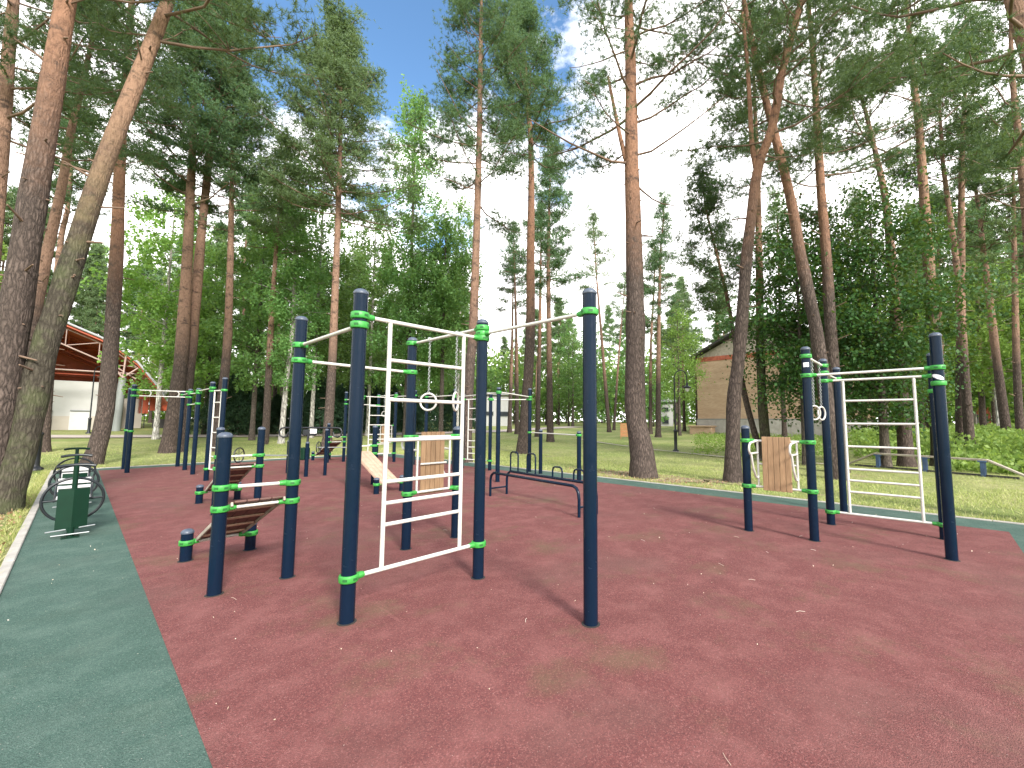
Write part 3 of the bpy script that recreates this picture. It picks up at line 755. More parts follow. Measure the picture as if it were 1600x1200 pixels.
# named pines, from left to right
PT = 'tall pines round the court'
pine([-25, (-11, 700), (25, 479), (62, 250), (103, 0)], 11.7, .185, 19, 9.6, 3.2, 40, 'thick pine trunk at the left edge, reddish above and grey at the base', 'pinebarkhi', seed=1)
pine([12, (35, 700), (68, 550), (91, 479), (165, 250), (263, 0)], 11.6, .162, 18, 9.2, 3.4, 40, 'mossy pine leaning strongly right beside the thick left-edge trunk', 'mossbark', seed=2)
pine([20, (56, 479), (95, 300), (112, 200), (138, 90)], 20, .15, 17, 10.5, 2.3, 40, 'slender pine with dark whorls seen between the two big left trunks', seed=3)
pine([148, (165, 640), (182, 400), (188, 250), (206, 0)], 21.4, .20, 22, 12.5, 2.6, 46, 'dark straight pine standing by the kerb behind the pedal trainers', 'pinebarkhi', seed=4)
pine([73, (92, 400), (105, 330), (112, 260)], 29, .15, 16.5, 10.5, 2.2, 36, 'thin pine mostly hidden behind the mossy leaning trunk', seed=5)
pine([-40, (0, 250), (12, 100)], 17, .18, 18, 8.2, 3.2, 46, 'pine cut by the left frame edge with only its upper trunk showing', seed=6)
pine([266, (278, 600), (287, 500), (300, 250), (304, 150)], 26, .24, 23.5, 11.0, 3.3, 74, 'left stem of the twin pines behind the double bars', seed=7, per=17, sparse=.15)
pine([281, (292, 600), (303, 500), (318, 330), (335, 180)], 26.4, .22, 24.5, 12.8, 3.9, 84, 'right stem of the twin pines, with the heavier dark crown', seed=8, per=20, sparse=.1)
pine([340, (352, 575), (357, 500), (360, 400), (362, 300)], 26, .18, 19, 12.0, 2.4, 40, 'slim orange pine just right of the twin pines', seed=9)
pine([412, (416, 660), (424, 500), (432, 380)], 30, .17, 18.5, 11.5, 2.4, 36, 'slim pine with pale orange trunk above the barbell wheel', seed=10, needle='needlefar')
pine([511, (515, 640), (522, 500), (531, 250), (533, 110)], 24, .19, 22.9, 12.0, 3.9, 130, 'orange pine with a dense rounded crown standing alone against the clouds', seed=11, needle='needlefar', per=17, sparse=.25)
pine([729, (734, 580), (740, 500), (748, 250), (750, 150), (752, 0)], 16.5, .165, 23, 10.2, 3.0, 70, 'straight pine behind the near wall bars with layered bluish crown', seed=12, per=17, sparse=.25)
pine([817, (828, 540), (829, 400), (830, 250), (824, 150), (820, 90)], 20.9, .235, 24, 15.0, 3.0, 66, 'straight pine with a dark base between the short posts and the far path', 'pinebarkhi', seed=13, per=17, sparse=.15)
pine([860, (858, 540), (857, 400), (860, 250)], 30, .20, 21.5, 10.2, 2.9, 56, 'pine with a broad dark crown right behind the nearer straight pine', seed=14, per=17, sparse=.15)
pine([840, (843, 540), (845, 400), (846, 320)], 36, .17, 18, 12.5, 2.2, 36, 'thin dark pine left of the broad dark crown', 'pinebarkhi', seed=15, lod=.7)
pine([808, (807, 540), (803, 390)], 40, .17, 21, 14.0, 2.3, 36, 'thin distant pine with orange stem before the white house', seed=16, lod=.7)
pine([796, (800, 540), (801, 480)], 43, .18, 18.5, 12.5, 2.2, 30, 'distant pine in front of the white house, leftmost there', seed=17, lod=.7)
pine([1005, (1002, 700), (992, 640), (993, 540), (991, 400), (987, 250), (986, 150), (982, 0)], 12.5, .262, 20, 8.6, 3.4, 43, 'big lone pine at the mat edge with flaring grey base and orange top', 'pinebarkhi', seed=18, per=17, sparse=.55,
     extra=[([(988, 285), (974, 235), (962, 180), (950, 120)], .085, .04)])
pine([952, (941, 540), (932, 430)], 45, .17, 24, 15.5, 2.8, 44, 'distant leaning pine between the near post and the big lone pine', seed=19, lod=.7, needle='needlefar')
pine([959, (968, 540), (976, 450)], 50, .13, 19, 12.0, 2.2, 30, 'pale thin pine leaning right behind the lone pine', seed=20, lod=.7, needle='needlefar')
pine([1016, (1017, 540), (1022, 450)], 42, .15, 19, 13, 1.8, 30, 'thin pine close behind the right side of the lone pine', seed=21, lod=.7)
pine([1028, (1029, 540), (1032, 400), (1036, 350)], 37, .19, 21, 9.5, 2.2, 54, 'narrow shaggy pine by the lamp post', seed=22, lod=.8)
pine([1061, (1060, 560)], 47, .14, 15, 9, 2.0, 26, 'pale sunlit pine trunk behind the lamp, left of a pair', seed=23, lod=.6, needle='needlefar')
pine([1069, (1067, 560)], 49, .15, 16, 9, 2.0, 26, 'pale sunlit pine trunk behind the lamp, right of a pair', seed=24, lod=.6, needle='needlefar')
pine([1142, (1146, 640), (1155, 550), (1163, 450), (1170, 370), (1184, 265), (1206, 200), (1225, 100), (1252, 0)], 12.4, .155, 17.5, 8.6, 2.9, 40, 'slim forked pine before the brick house, leaning right', 'pinebarkhi', seed=25, sparse=.3,
     extra=[([(1183, 272), (1175, 225), (1172, 170), (1167, 90), (1160, 20)], .075, .04)])
pine([1192, (1180, 680), (1160, 600), (1135, 460), (1106, 340)], 20.5, .11, 14, 6.0, 2.3, 46, 'thin dark pine leaning left across the brick wall', 'pinebarkhi', seed=26, sparse=.2)
pine([1197, (1192, 640), (1188, 540), (1186, 400), (1184, 280), (1180, 180)], 20, .165, 20, 11.5, 2.8, 40, 'straight pine with mossy grey trunk behind the plank back board', 'mossbark', seed=27)
pine([1305, (1283, 570), (1272, 500), (1251, 400), (1233, 300), (1195, 150), (1162, 0)], 14.6, .165, 19, 12.0, 2.9, 36, 'leaning pine whose trunk crosses the forked one at the top', 'pinebarkhi', seed=28)
pine([1309, (1300, 550), (1291, 400), (1283, 300), (1271, 100), (1263, 0)], 16.6, .165, 20, 8.9, 2.5, 43, 'upright pine with dark lower tufts right of the crossing trunks', 'pinebarkhi', seed=29)
pine([1412, (1400, 500), (1385, 325), (1366, 230), (1345, 150), (1325, 110)], 20.5, .19, 16.5, 11.5, 3.3, 38, 'crooked pine rising out of the maple with a forked bent top', seed=30)
pine([1463, (1455, 475), (1446, 340), (1436, 200), (1425, 100), (1416, 0)], 21.5, .185, 22, 13.5, 2.9, 40, 'pale scarred pine trunk behind the tall right-hand post', 'mossbark', seed=31)
pine([1497, (1502, 400), (1503, 250), (1508, 130)], 27, .17, 21, 11.0, 2.9, 43, 'orange pine standing in the tall weeds, straight stem', seed=32)
pine([1512, (1497, 440), (1475, 270), (1470, 200)], 26.2, .15, 19, 12, 2.6, 33, 'orange pine in the tall weeds leaning left across its neighbour', seed=33)
pine([1573, (1557, 560), (1543, 440), (1535, 380)], 34, .18, 19, 10.0, 3.0, 56, 'grey pine leaning left near the right frame edge', seed=34)
pine([1700, (1640, 200), (1585, 0)], 10.5, .19, 14.5, 6.6, 3.0, 30, 'pine at the top right corner, mostly outside the frame', seed=35, sparse=.2)
pine([1625, (1610, 400), (1590, 200)], 24, .18, 20, 9.0, 3.2, 40, 'pine beyond the right edge spreading branches into the frame', seed=36)

for i, (px, d, yt, zc, lab) in enumerate(((1475, 38, 300, 9, 'slim pine behind the tall right-hand post, beyond the weeds'), (1535, 42, 330, 8, 'slim far pine between the two orange pines and the grey leaning one'),
        (1592, 33, 180, 8, 'bushy pine at the right edge behind the weeds'), (1440, 46, 330, 9, 'far pine showing over the maple, left of the pale scarred trunk'), (1350, 40, 300, 10, 'far pine crown above the middle of the maples'),
        (1225, 38, 300, 10, 'far pine above the brick house roof, between trunks'), (1130, 44, 420, 9, 'far pine above the left eave of the brick house'), (1090, 50, 470, 8, 'small far pine left of the brick house gable'))):
    b_ = polar(px, d); H_ = onplane(px, yt, b_).z
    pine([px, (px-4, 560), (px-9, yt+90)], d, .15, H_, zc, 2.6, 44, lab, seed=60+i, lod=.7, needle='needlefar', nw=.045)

# broadleaf trees
def leafy_parts(base, H, zc0, Rx, n, size, seed, r0, droop, path=None, shape='egg', lean=(0, 0)):
    rs = random.Random(seed); mb = MB()
    P = path or [base-Vector((0, 0, .1)), base+Vector((lean[0]*.4, lean[1]*.4, H*.4)), base+Vector((lean[0], lean[1], H*.96))]
    P = smoothpath(P, 6); trunk_mesh(mb, P, r0, r0*.12, 10)
    C = []
    nb = 44
    for i in range(nb):
        f = (i+rs.random())/nb; z = zc0+(base.z+H-zc0)*f
        prof = {'egg': math.sin(PI*min(1, f*.82+.16))**.8, 'cone': (1-f*.93)**.75, 'dome': math.sqrt(max(.03, 1-f*f))}[shape]
        az = i*2.4+rs.uniform(-.4, .4); L = Rx*prof*rs.uniform(.6, 1.1); b = interp(P, min(z-L*.25, P[-1].z-.1)); b = b if b.z > 0 else P[1]
        tip = Vector((b.x+math.cos(az)*L, b.y+math.sin(az)*L, z+rs.uniform(-.3, .5)))
        mid = b.lerp(tip, .5)+Vector((0, 0, .12*L)); r = max(.012, r0*.28*(L/Rx))
        mb.tube([b, mid, tip], [r, r*.6, .006], 4, caps=False)
        m_ = max(2, int(7*L/Rx))
        for k in range(m_):
            t = rs.uniform(.3, 1.05); q = (b.lerp(mid, t*2) if t < .5 else mid.lerp(tip, (t-.5)*2))
            C.append((q+Vector((rs.gauss(0, .22), rs.gauss(0, .22), rs.gauss(0, .2)))*(Rx*.28), rs.uniform(.22, .5)*Rx*.36))
    per = max(8, n//len(C)); out = []
    for c, s in C:
        p = rng.normal(size=(per, 3))*np.array([s, s, s*.6])
        if droop:
            g = rng.integers(0, max(2, per//9), per); ax = rng.normal(size=(max(2, per//9), 3))*np.array([s, s, s*.5])
            p = ax[g]+rng.normal(size=(per, 3))*.05; p[:, 2] -= rng.uniform(0, droop, per)
        out.append(p+np.array(c))
    return mb, np.concatenate(out)
def leafy(name, px, d, ytop, ybot, Rx, n, size, label, cat, leaf, barkm, seed, r0=.12, droop=0, shape='egg', group=None, pxs=None):
    base = polar(px, d); H = onplane(px, ytop, base).z-base.z; zc0 = onplane(px, ybot, base).z
    P = [base-Vector((0, 0, .1))]+[onplane(x, y, base) for x, y in pxs] if pxs else None
    e = empty(name, base, label, cat, group)
    mb, pts = leafy_parts(base, H, zc0, Rx, n, size, seed, r0, droop, P, shape)
    mb.build('trunk', M[barkm], e)
    V, F = leaves(pts, size, .5, .5 if droop else .1); fastmesh('crown', V, F, M[leaf], e, base)
    return e
BG = 'birches behind the far lawn'
leafy('birch_tree', 634, 32, 135, 575, 3.6, 30000, 0.18, 'weeping birch with the tall pointed top and dark trunk in the centre gap', 'birch tree', 'birchleaf', 'darkbark', 101, .19, .9, 'cone')
leafy('birch_tree', 689, 31, 330, 560, 3.0, 18750, 0.18, 'dense leafy birch low behind the near wall bars', 'birch tree', 'birchleaf', 'darkbark', 102, .17, .7)
leafy('birch_tree', 441, 30.5, 240, 600, 2.4, 15000, 0.165, 'white-barked birch beside the slim pale orange pine', 'birch tree', 'birchleaf', 'birchbark', 103, .15, .8, pxs=[(447, 600), (458, 498), (462, 330), (464, 255)])
leafy('birch_tree', 487, 36, 190, 560, 2.9, 16250, 0.195, 'tall light birch rising left of the lone rounded pine', 'birch tree', 'birchleaf', 'birchbark', 104, .15, .9)
leafy('birch_tree', 575, 38, 300, 600, 3.2, 15000, 0.195, 'birch filling the gap right of the lone rounded pine', 'birch tree', 'birchleaf', 'birchbark', 105, .15, .7)
leafy('birch_tree', 395, 34, 290, 600, 3.0, 16250, 0.18, 'bright green birch behind the slim orange pine', 'birch tree', 'birchleaf', 'darkbark', 106, .15, .6)
leafy('birch_tree', 245, 37, 270, 600, 3.4, 16250, 0.195, 'light green birch behind the dark straight kerb pine', 'birch tree', 'limeleaf', 'birchbark', 107, .15, .6)
leafy('birch_tree', 715, 40, 300, 600, 2.6, 11250, 0.195, 'thin birch half hidden by the straight layered pine', 'birch tree', 'birchleaf', 'birchbark', 108, .12, .8)
leafy('birch_tree', 545, 44, 400, 610, 3.4, 11250, 0.225, 'low birch deep in the wood behind the near left post', 'birch tree', 'birchleaf', 'darkbark', 109, .14, .4)
leafy('birch_tree', 320, 42, 380, 600, 3.6, 12500, 0.225, 'leafy birch behind the gap between twin pines and slim pine', 'birch tree', 'birchleaf', 'darkbark', 110, .14, .4)
leafy('deciduous_tree', 895, 62, 520, 640, 4.2, 9000, .2, 'rounded green tree at the far end of the lawn beside the near right post', 'tree', 'birchleaf', 'darkbark', 111, .18)
leafy('deciduous_tree', 1062, 40, 480, 625, 2.6, 8000, .14, 'light green tree at the left corner of the brick house', 'tree', 'limeleaf', 'darkbark', 112, .12)
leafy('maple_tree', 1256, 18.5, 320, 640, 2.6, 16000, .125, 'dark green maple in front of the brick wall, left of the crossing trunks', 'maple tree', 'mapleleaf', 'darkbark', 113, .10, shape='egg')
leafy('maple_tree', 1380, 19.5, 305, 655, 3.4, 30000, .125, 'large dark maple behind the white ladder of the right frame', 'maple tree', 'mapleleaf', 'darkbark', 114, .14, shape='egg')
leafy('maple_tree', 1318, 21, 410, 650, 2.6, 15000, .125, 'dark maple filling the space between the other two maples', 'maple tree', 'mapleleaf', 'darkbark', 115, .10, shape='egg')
leafy('birch_tree', 1560, 40, 400, 600, 2.8, 11250, 0.18, 'yellow-green young birch near the right edge', 'birch tree', 'limeleaf', 'birchbark', 116, .10, .5)
leafy('birch_tree', 1625, 52, 420, 620, 3.2, 11250, 0.225, 'light green birch at the right frame edge behind the weeds', 'birch tree', 'limeleaf', 'birchbark', 117, .12, .4)
leafy('birch_tree', 1535, 56, 500, 630, 3.2, 11250, 0.225, 'pale birch far behind the two orange pines in the weeds', 'birch tree', 'limeleaf', 'birchbark', 118, .12, .4)

# dark spruce undergrowth: individual bushes
def bush_template(seed, H, Rb, n):
    rs = np.random.default_rng(seed); t = rs.uniform(0, 1, n)**.8; r = Rb*(1-t)**.7*np.sqrt(rs.uniform(.15, 1, n)); a = rs.uniform(0, 2*PI, n)
    lump = 1+.35*np.sin(a*3+seed)*np.cos(t*9+seed)
    return np.stack([r*lump*np.cos(a), r*lump*np.sin(a), t*H+.1], 1)
SB = []
for s in range(3):
    e = empty('spruce_bush', (0, 0, 0), '', 'spruce bush', 'dark undergrowth beyond the far path')
    mb = MB(); mb.tube([(0, 0, -.1), (0, 0, 1.5), (0, 0, 3.4)], [.07, .05, .015], 6); mb.build('stem', M['darkbark'], e)
    V, F = needles(bush_template(s+5, 3.9, 1.7, 1500), 9, .28, .05, .1); fastmesh('foliage', V, F, M['spruce'], e)
    SB.append(e)
BX = [(345, 41, 1.1), (372, 40, 1.25), (398, 42, 1.0), (432, 43, .8), (462, 42, .75), (485, 43, .95), (500, 40, 1.15), (530, 42, 1.05), (556, 41, 1.2), (585, 42, 1.25), (612, 43, 1.1), (645, 43, .9), (668, 44, 1.0), (705, 45, 1.0), (728, 46, .9)]
WHERE = ['in the dark clump left of the slim pale pine', 'behind the left free-standing sit-up bench', 'under the slim pale orange pine', 'left of the white birch trunk', 'just right of the white birch trunk', 'behind the arm trainer plate', 'at the foot of the lone rounded pine', 'right of the lone pine foot', 'behind the near left tall post', 'behind the far ladder', 'right behind the far ladder', 'beside the weeping birch trunk', 'behind the single hanging ring', 'left of the layered pine trunk', 'right of the layered pine trunk']
for i, (px, d, s) in enumerate(BX):
    o = SB[i] if i < 3 else copy_tree(SB[i % 3])
    o.location = polar(px, d); o.scale = (s*1.05, s*1.05, s); o.rotation_euler = (0, 0, i*1.3)
    o['label'] = 'dark green spruce bush ' + WHERE[i]

# far wood: individual trees sharing a few meshes
TP = []
def template_pine(seed, H, zc, Rc, nb, label):
    e = empty('pine_tree', (0, 0, 0), label, 'pine tree', label)
    P = smoothpath([Vector((0, 0, -.2)), Vector((.15, .1, H*.4)), Vector((-.1, .2, H*.7)), Vector((.1, .1, H))], 4)
    mb, c = pine_parts(P, .18, zc, Rc, nb, seed=seed, lod=.45, sparse_low=.1); mb.build('trunk', [M['pinebark'], M['limb']], e)
    V, F = needles(tuft_cloud(c, 13), 6, .34, .075); fastmesh('crown', V, F, M['needlefar'], e); return e
def template_leafy(seed, H, zc, Rx, label, bk, lf, droop=.4):
    e = empty('birch_tree', (0, 0, 0), label, 'birch tree', label)
    mb, p = leafy_parts(Vector((0, 0, 0)), H, zc, Rx, 5200, .2, seed, .13, droop); mb.build('trunk', M[bk], e)
    V, F = leaves(p, .24, .5, .3); fastmesh('crown', V, F, M[lf], e); return e
FAR = [template_pine(201, 21, 10.5, 2.6, 46, 'slender orange-stemmed pine in the far wood'), template_pine(202, 19, 8.0, 2.4, 46, 'slender orange-stemmed pine in the far wood'),
       template_pine(203, 23, 13.0, 2.8, 42, 'slender orange-stemmed pine in the far wood'),
       template_leafy(204, 15, 2.5, 3.2, 'light green leafy tree in the far wood', 'birchbark', 'limeleaf'), template_leafy(205, 18, 4.0, 3.0, 'light green leafy tree in the far wood', 'darkbark', 'birchleaf'),
       template_leafy(206, 11, 1.0, 3.4, 'light green leafy tree in the far wood', 'darkbark', 'birchleaf', .2)]
spots = []
r2 = random.Random(5)
def far_ok(px, d):
    return not (-80 < px < 260 and d < 66) and not (760 < px < 812 and d < 70) and not (1075 < px < 1420 and d < 72) and not (1025 < px < 1052 and d < 72)
for i in range(1500):
    px = r2.uniform(-140, 1760); d = r2.choice([r2.uniform(46, 64), r2.uniform(60, 95)]) if r2.random() > .12 else r2.uniform(44, 60)
    if 720 < px < 1080 and d < 62: continue
    if px > 1430 and d < 47: continue
    if not far_ok(px, d): continue
    p = polar(px, d)
    if any((p-q).length < (3.1 if d < 70 else 4.2) for q, _, _ in spots): continue
    spots.append((p, px, d))
    if len(spots) >= 220: break
used = set()
for i, (p, px, d) in enumerate(spots):
    if px < 280: k = r2.choice([0, 1, 2, 0, 3])
    elif px < 760: k = r2.choice([0, 1, 2, 3, 4, 4, 5])
    elif px < 1080: k = r2.choice([0, 2, 4, 5, 5, 3])
    else: k = r2.choice([0, 1, 3, 3, 4, 5])
    if k not in used: o = FAR[k]; used.add(k)
    else: o = copy_tree(FAR[k])
    s = r2.uniform(.8, 1.12); o.location = p; o.scale = (s, s, s); o.rotation_euler = (0, 0, r2.uniform(0, 6.28))
for k in range(6):
    if k not in used: FAR[k].location = polar(600, 90+k*3)
# the far hem of the wood: one mass of low growth
V = []; 
cl = []
for i in range(900):
    px = r2.uniform(-160, 1780) if i % 3 else r2.uniform(640, 1090); d = r2.uniform(78, 104); p = polar(px, d); s = r2.uniform(1.4, 3.0)
    q = rng.normal(size=(60, 3))*np.array([s, s, s*.8])+np.array([p.x, p.y, p.z+(r2.uniform(.8, 12) if 600 < px < 1100 else r2.choice([r2.uniform(.8, 4), r2.uniform(2, 8.5)]))]); cl.append(q)
for i in range(300):
    a = r2.uniform(1.02, 2*PI-1.02); d = r2.uniform(36, 52); q0 = -_hx*0
    ang = math.atan2(_hy, _hx)+a; x, y = d*math.cos(ang), d*math.sin(ang); s = r2.uniform(1.6, 3.0)
    cl.append(rng.normal(size=(60, 3))*np.array([s, s, s*.9])+np.array([x, y, terr(x, y)+r2.uniform(.8, 17)]))
V, F = leaves(np.concatenate(cl), .75, .5); o = fastmesh('far_undergrowth', V, F, M['limeleaf']); o['kind'] = 'stuff'

# weeds on the right, grass, litter
def scatter_px(n, x0, x1, d0, d1):
    out = []
    for i in range(n):
        d = math.sqrt(r2.uniform(d0*d0, d1*d1)); p = polar(r2.uniform(x0, x1), d); out.append((p.x, p.y, p.z))
    return np.array(out)
c = np.concatenate([scatter_px(5200, 1478, 1760, 19.5, 46), scatter_px(900, 1330, 1480, 23, 34)])
d_ = np.hypot(c[:, 0], c[:, 1]); hgt = np.clip((d_-18)/8, .3, 1.0)*1.05
K = 7; P_ = np.repeat(c, K, 0); P_[:, 0:2] += rng.normal(size=(len(P_), 2))*.14; P_[:, 2] += rng.uniform(0, 1, len(P_))*np.repeat(hgt, K)
V, F = leaves(P_, .17, .2, -.3); o = fastmesh('tall_weeds', V, F, M['weed']); o['kind'] = 'stuff'
c = scatter_px(1500, 1085, 1300, 22, 42); K = 5; P_ = np.repeat(c, K, 0); P_[:, 0:2] += rng.normal(size=(len(P_), 2))*.1; P_[:, 2] += rng.uniform(0, .22, len(P_))
V, F = leaves(P_, .12, .2, -.3); o = fastmesh('low_weeds', V, F, M['weed']); o['kind'] = 'stuff'

def blades(xy, h, w):
    n = len(xy); a = rng.uniform(0, 2*PI, n); z = np.array([terr(x, y) for x, y in xy])-.015
    b = np.stack([xy[:, 0], xy[:, 1], z], 1); s = np.stack([np.cos(a), np.sin(a), 0*a], 1)*w/2
    tip = b+np.stack([rng.normal(size=n)*.5*h, rng.normal(size=n)*.5*h, h*rng.uniform(.5, 1.2, n)], 1)
    V = np.empty((n, 3, 3)); V[:, 0] = b-s; V[:, 1] = b+s; V[:, 2] = tip
    return V.reshape(-1, 3), np.arange(3*n).reshape(-1, 3)
def rect(n, x0, x1, y0, y1): return np.stack([rng.uniform(x0, x1, n), rng.uniform(y0, y1, n)], 1)
xy = np.concatenate([rect(60000, 10.02, 15, -6, 20), rect(40000, 15, 27, -8, 24), rect(22000, -1, 12, 19.55, 32), rect(9000, -3.2, -.48, 2, 20), rect(9000, -8, -3, 4, 22)])
keep = rng.uniform(size=len(xy)) < (.35+.65*(np.sin(xy[:, 0]*1.7+np.sin(xy[:, 1]*1.1)*2)*np.cos(xy[:, 1]*1.3) > -.25))
bare = (xy[:, 0] < -.45) & (xy[:, 0] > -2.5) & (xy[:, 1] < 9.2)
xy = xy[keep & ~(bare & (rng.uniform(size=len(xy)) < .8))]
V, F = blades(xy, .06, .012); o = fastmesh('lawn_grass', V, F, M['grass']); o['kind'] = 'stuff'
# longer fringe along the kerbs
xy = np.concatenate([rect(5000, 10.0, 10.22, -6, 19.5), rect(2600, -.62, -.46, 1.5, 19.5), rect(3000, -.4, 10, 19.48, 19.7)])
V, F = blades(xy, .085, .012); o = fastmesh('kerb_grass', V, F, M['grass']); o['kind'] = 'stuff'
xy = np.concatenate([rect(3600, -2.2, -.5, 3, 14), rect(900, 10.05, 11.6, 4, 9)]); c = np.column_stack([xy, rng.uniform(-.005, .02, len(xy))])
V, F = leaves(c, .05, 1.5); o = fastmesh('leaf_litter', V, F, M['litter']); o['kind'] = 'stuff'
xy = np.concatenate([rect(190, -.3, 9.8, -.5, 8), rect(60, .0, 9, 6, 18)]); c = np.column_stack([xy, np.full(len(xy), .009)])
V, F = leaves(c, .014, 3); o = fastmesh('fallen_flakes', V, F, M['flake']); o['kind'] = 'stuff'
# a few fallen needles pairs and twigs
tw = MB()
for i in range(14):
    x, y, a, l = r2.uniform(.8, 8.5), r2.uniform(.3, 5.5), r2.uniform(0, 6.3), r2.uniform(.04, .10)
    p = Vector((x, y, .008)); q = p+Vector((math.cos(a), math.sin(a), 0))*l; tw.tube([p, p.lerp(q, .5)+Vector((0, .008, .004)), q], .0016, 4)
o = tw.build('fallen_twigs', M['flake']); o['kind'] = 'stuff'

# ------------------------------------------------------------------ buildings
# open-air stage with an arched roof, left
b0 = polar(150, 50); nrm = Vector((b0.x, b0.y, 0)).normalized(); rgt = Vector((nrm.y, -nrm.x, 0)); zb = b0.z-.05
def SP(px, py, dep=0.0): return onplane(px, py, b0)+nrm*dep
st = empty('stage_pavilion', (b0.x, b0.y, zb), 'white open-air stage under an orange-red arched roof, behind the left trunks', 'stage building')
arc = [(28, 487), (60, 490), (105, 506), (157, 528), (178, 539), (215, 567), (242, 599), (262, 628)]
top = [SP(x, y) for x, y in arc]; c0 = top[0]
ml = [c0-rgt*((p-c0).dot(rgt))+Vector((0, 0, p.z-c0.z)) for p in top[1:]]
ml = [Vector((p.x, p.y, q.z)) for p, q in zip(ml, top[1:])]
arch = list(reversed(ml))+top
up = Vector((0, 0, 1))
m = MB(); outl = [p for p in arch]+[p-up*.22 for p in reversed(arch)]
n = len(arch); D_ = nrm*13
for i in range(n-1):   # soffit and roof sheet as a thick shell
    a, b_ = arch[i], arch[i+1]
    m.add([a, b_, b_+D_, a+D_, a-up*.2, b_-up*.2, b_-up*.2+D_, a-up*.2+D_], [(0, 1, 2, 3), (7, 6, 5, 4), (0, 4, 5, 1), (2, 6, 7, 3)])
m.build('roof', M['redpanel'], st)
m = MB(); m.tube([p-nrm*.12+up*.06 for p in arch], .09, 8); m.build('fascia', M['roofgrey'], st)
# roof trusses, three deep
for dep in (.4, 5, 9.5):
    m = MB(); lo = []
    for i, p in enumerate(arch[2:-2]):
        q = p-up*(1.5+.25*math.sin(i)); lo.append(q+nrm*dep)
    m.tube(lo, .065, 6)
    hi = [p-up*.35+nrm*dep for p in arch[2:-2]]; m.tube(hi, .05, 6)
    for i in range(len(lo)-1): m.tube([lo[i], hi[i]], .04, 5); m.tube([lo[i], hi[i+1]], .04, 5)
    za = SP(150, 580).z; w0 = arch[2]; w1 = arch[-3]
    m.tube([Vector((w0.x, w0.y, za))+nrm*dep, Vector((w1.x, w1.y, za))+nrm*dep], .07, 6)
    m.build('roof_truss', M['trusspaint'] if dep < 1 else M['redpanel'], st)
back = [p+nrm*10.5 for p in arch[3:-2]]; back = [back[0]-up*2.2]+back+[back[-1]-up*2.2]
m = MB(); m.prism(back, nrm*.3); m.build('rear_screen', M['redpanel'], st)
wl, wr = SP(-60, 600, 3), SP(185, 600, 3); ztopw = EYE+(SP(150, 597).z-EYE)*1.06
m = MB(); m.prism([Vector((wl.x, wl.y, zb+1.25)), Vector((wr.x, wr.y, zb+1.25)), Vector((wr.x, wr.y, ztopw)), Vector((wl.x, wl.y, ztopw))], nrm*.4); m.build('stage_wall', M['stucco'], st)
m = MB(); m.prism([Vector((wl.x, wl.y, zb-.3))-nrm*.03, Vector((wr.x, wr.y, zb-.3))-nrm*.03, Vector((wr.x, wr.y, zb+1.25))-nrm*.03, Vector((wl.x, wl.y, zb+1.25))-nrm*.03], nrm*.4); m.build('base_wall', M['beige'], st)
for x0, x1 in ((107, 140), (60, 78)):
    a, b_ = SP(x0, 642, 2.9), SP(x1, 642, 2.9); zt = a.z
    m = MB(); m.prism([Vector((a.x, a.y, zb)), Vector((b_.x, b_.y, zb)), Vector((b_.x, b_.y, zt)), Vector((a.x, a.y, zt))], nrm*.1); dr = m.build('roller_door', M['seat'], st)
    m = MB(); m.tube([Vector((a.x, a.y, zt+.06))-nrm*.03, Vector((b_.x, b_.y, zt+.06))-nrm*.03], .06, 6); m.build('door_frame', M['greypaint'], dr)
a, b_ = SP(180, 678), SP(192, 590)
m = MB(); m.tube([Vector((a.x, a.y, zb-.2)), b_], [.30, .24], 14); co = m.build('column', M['greypaint'], st)
for q in ((155, 548), (197, 555), (216, 575), (176, 575)):
    m = MB(); m.tube([b_, SP(*q)], .07, 6); m.build('strut', M['trusspaint'], co)
# wing behind: orange back screens and dark doors
a, b_ = SP(186, 680, 6), SP(300, 680, 6)
for (x0, x1, y0, y1, mt, nm) in ((186, 232, 620, 682, 'beige', 'wing_wall'), (222, 243, 612, 645, 'redpanel', 'screen'), (243, 300, 612, 640, 'redpanel', 'screen'), (231, 236, 640, 684, 'darkroof', 'wing_post'), (246, 300, 655, 684, 'darkroof', 'dark_doorway')):
    p, q = SP(x0, y1, 6), SP(x1, y0, 6)
    m = MB(); m.prism([Vector((p.x, p.y, min(p.z, zb+.5) if y1 > 670 else p.z)), Vector((q.x, q.y, min(p.z, zb+.5) if y1 > 670 else p.z)), Vector((q.x, q.y, q.z)), Vector((p.x, p.y, q.z))], nrm*(.3 if nm != 'wing_wall' else .6)); m.build(nm, M[mt], st)
m = MB()
w = [SP(240, 596, 4), SP(280, 603, 5), SP(330, 612, 6), SP(330, 617, 6), SP(280, 614, 5), SP(236, 612, 4)]
m.prism(w, nrm*6); m.build('wing_roof', M['roofgrey'], st)

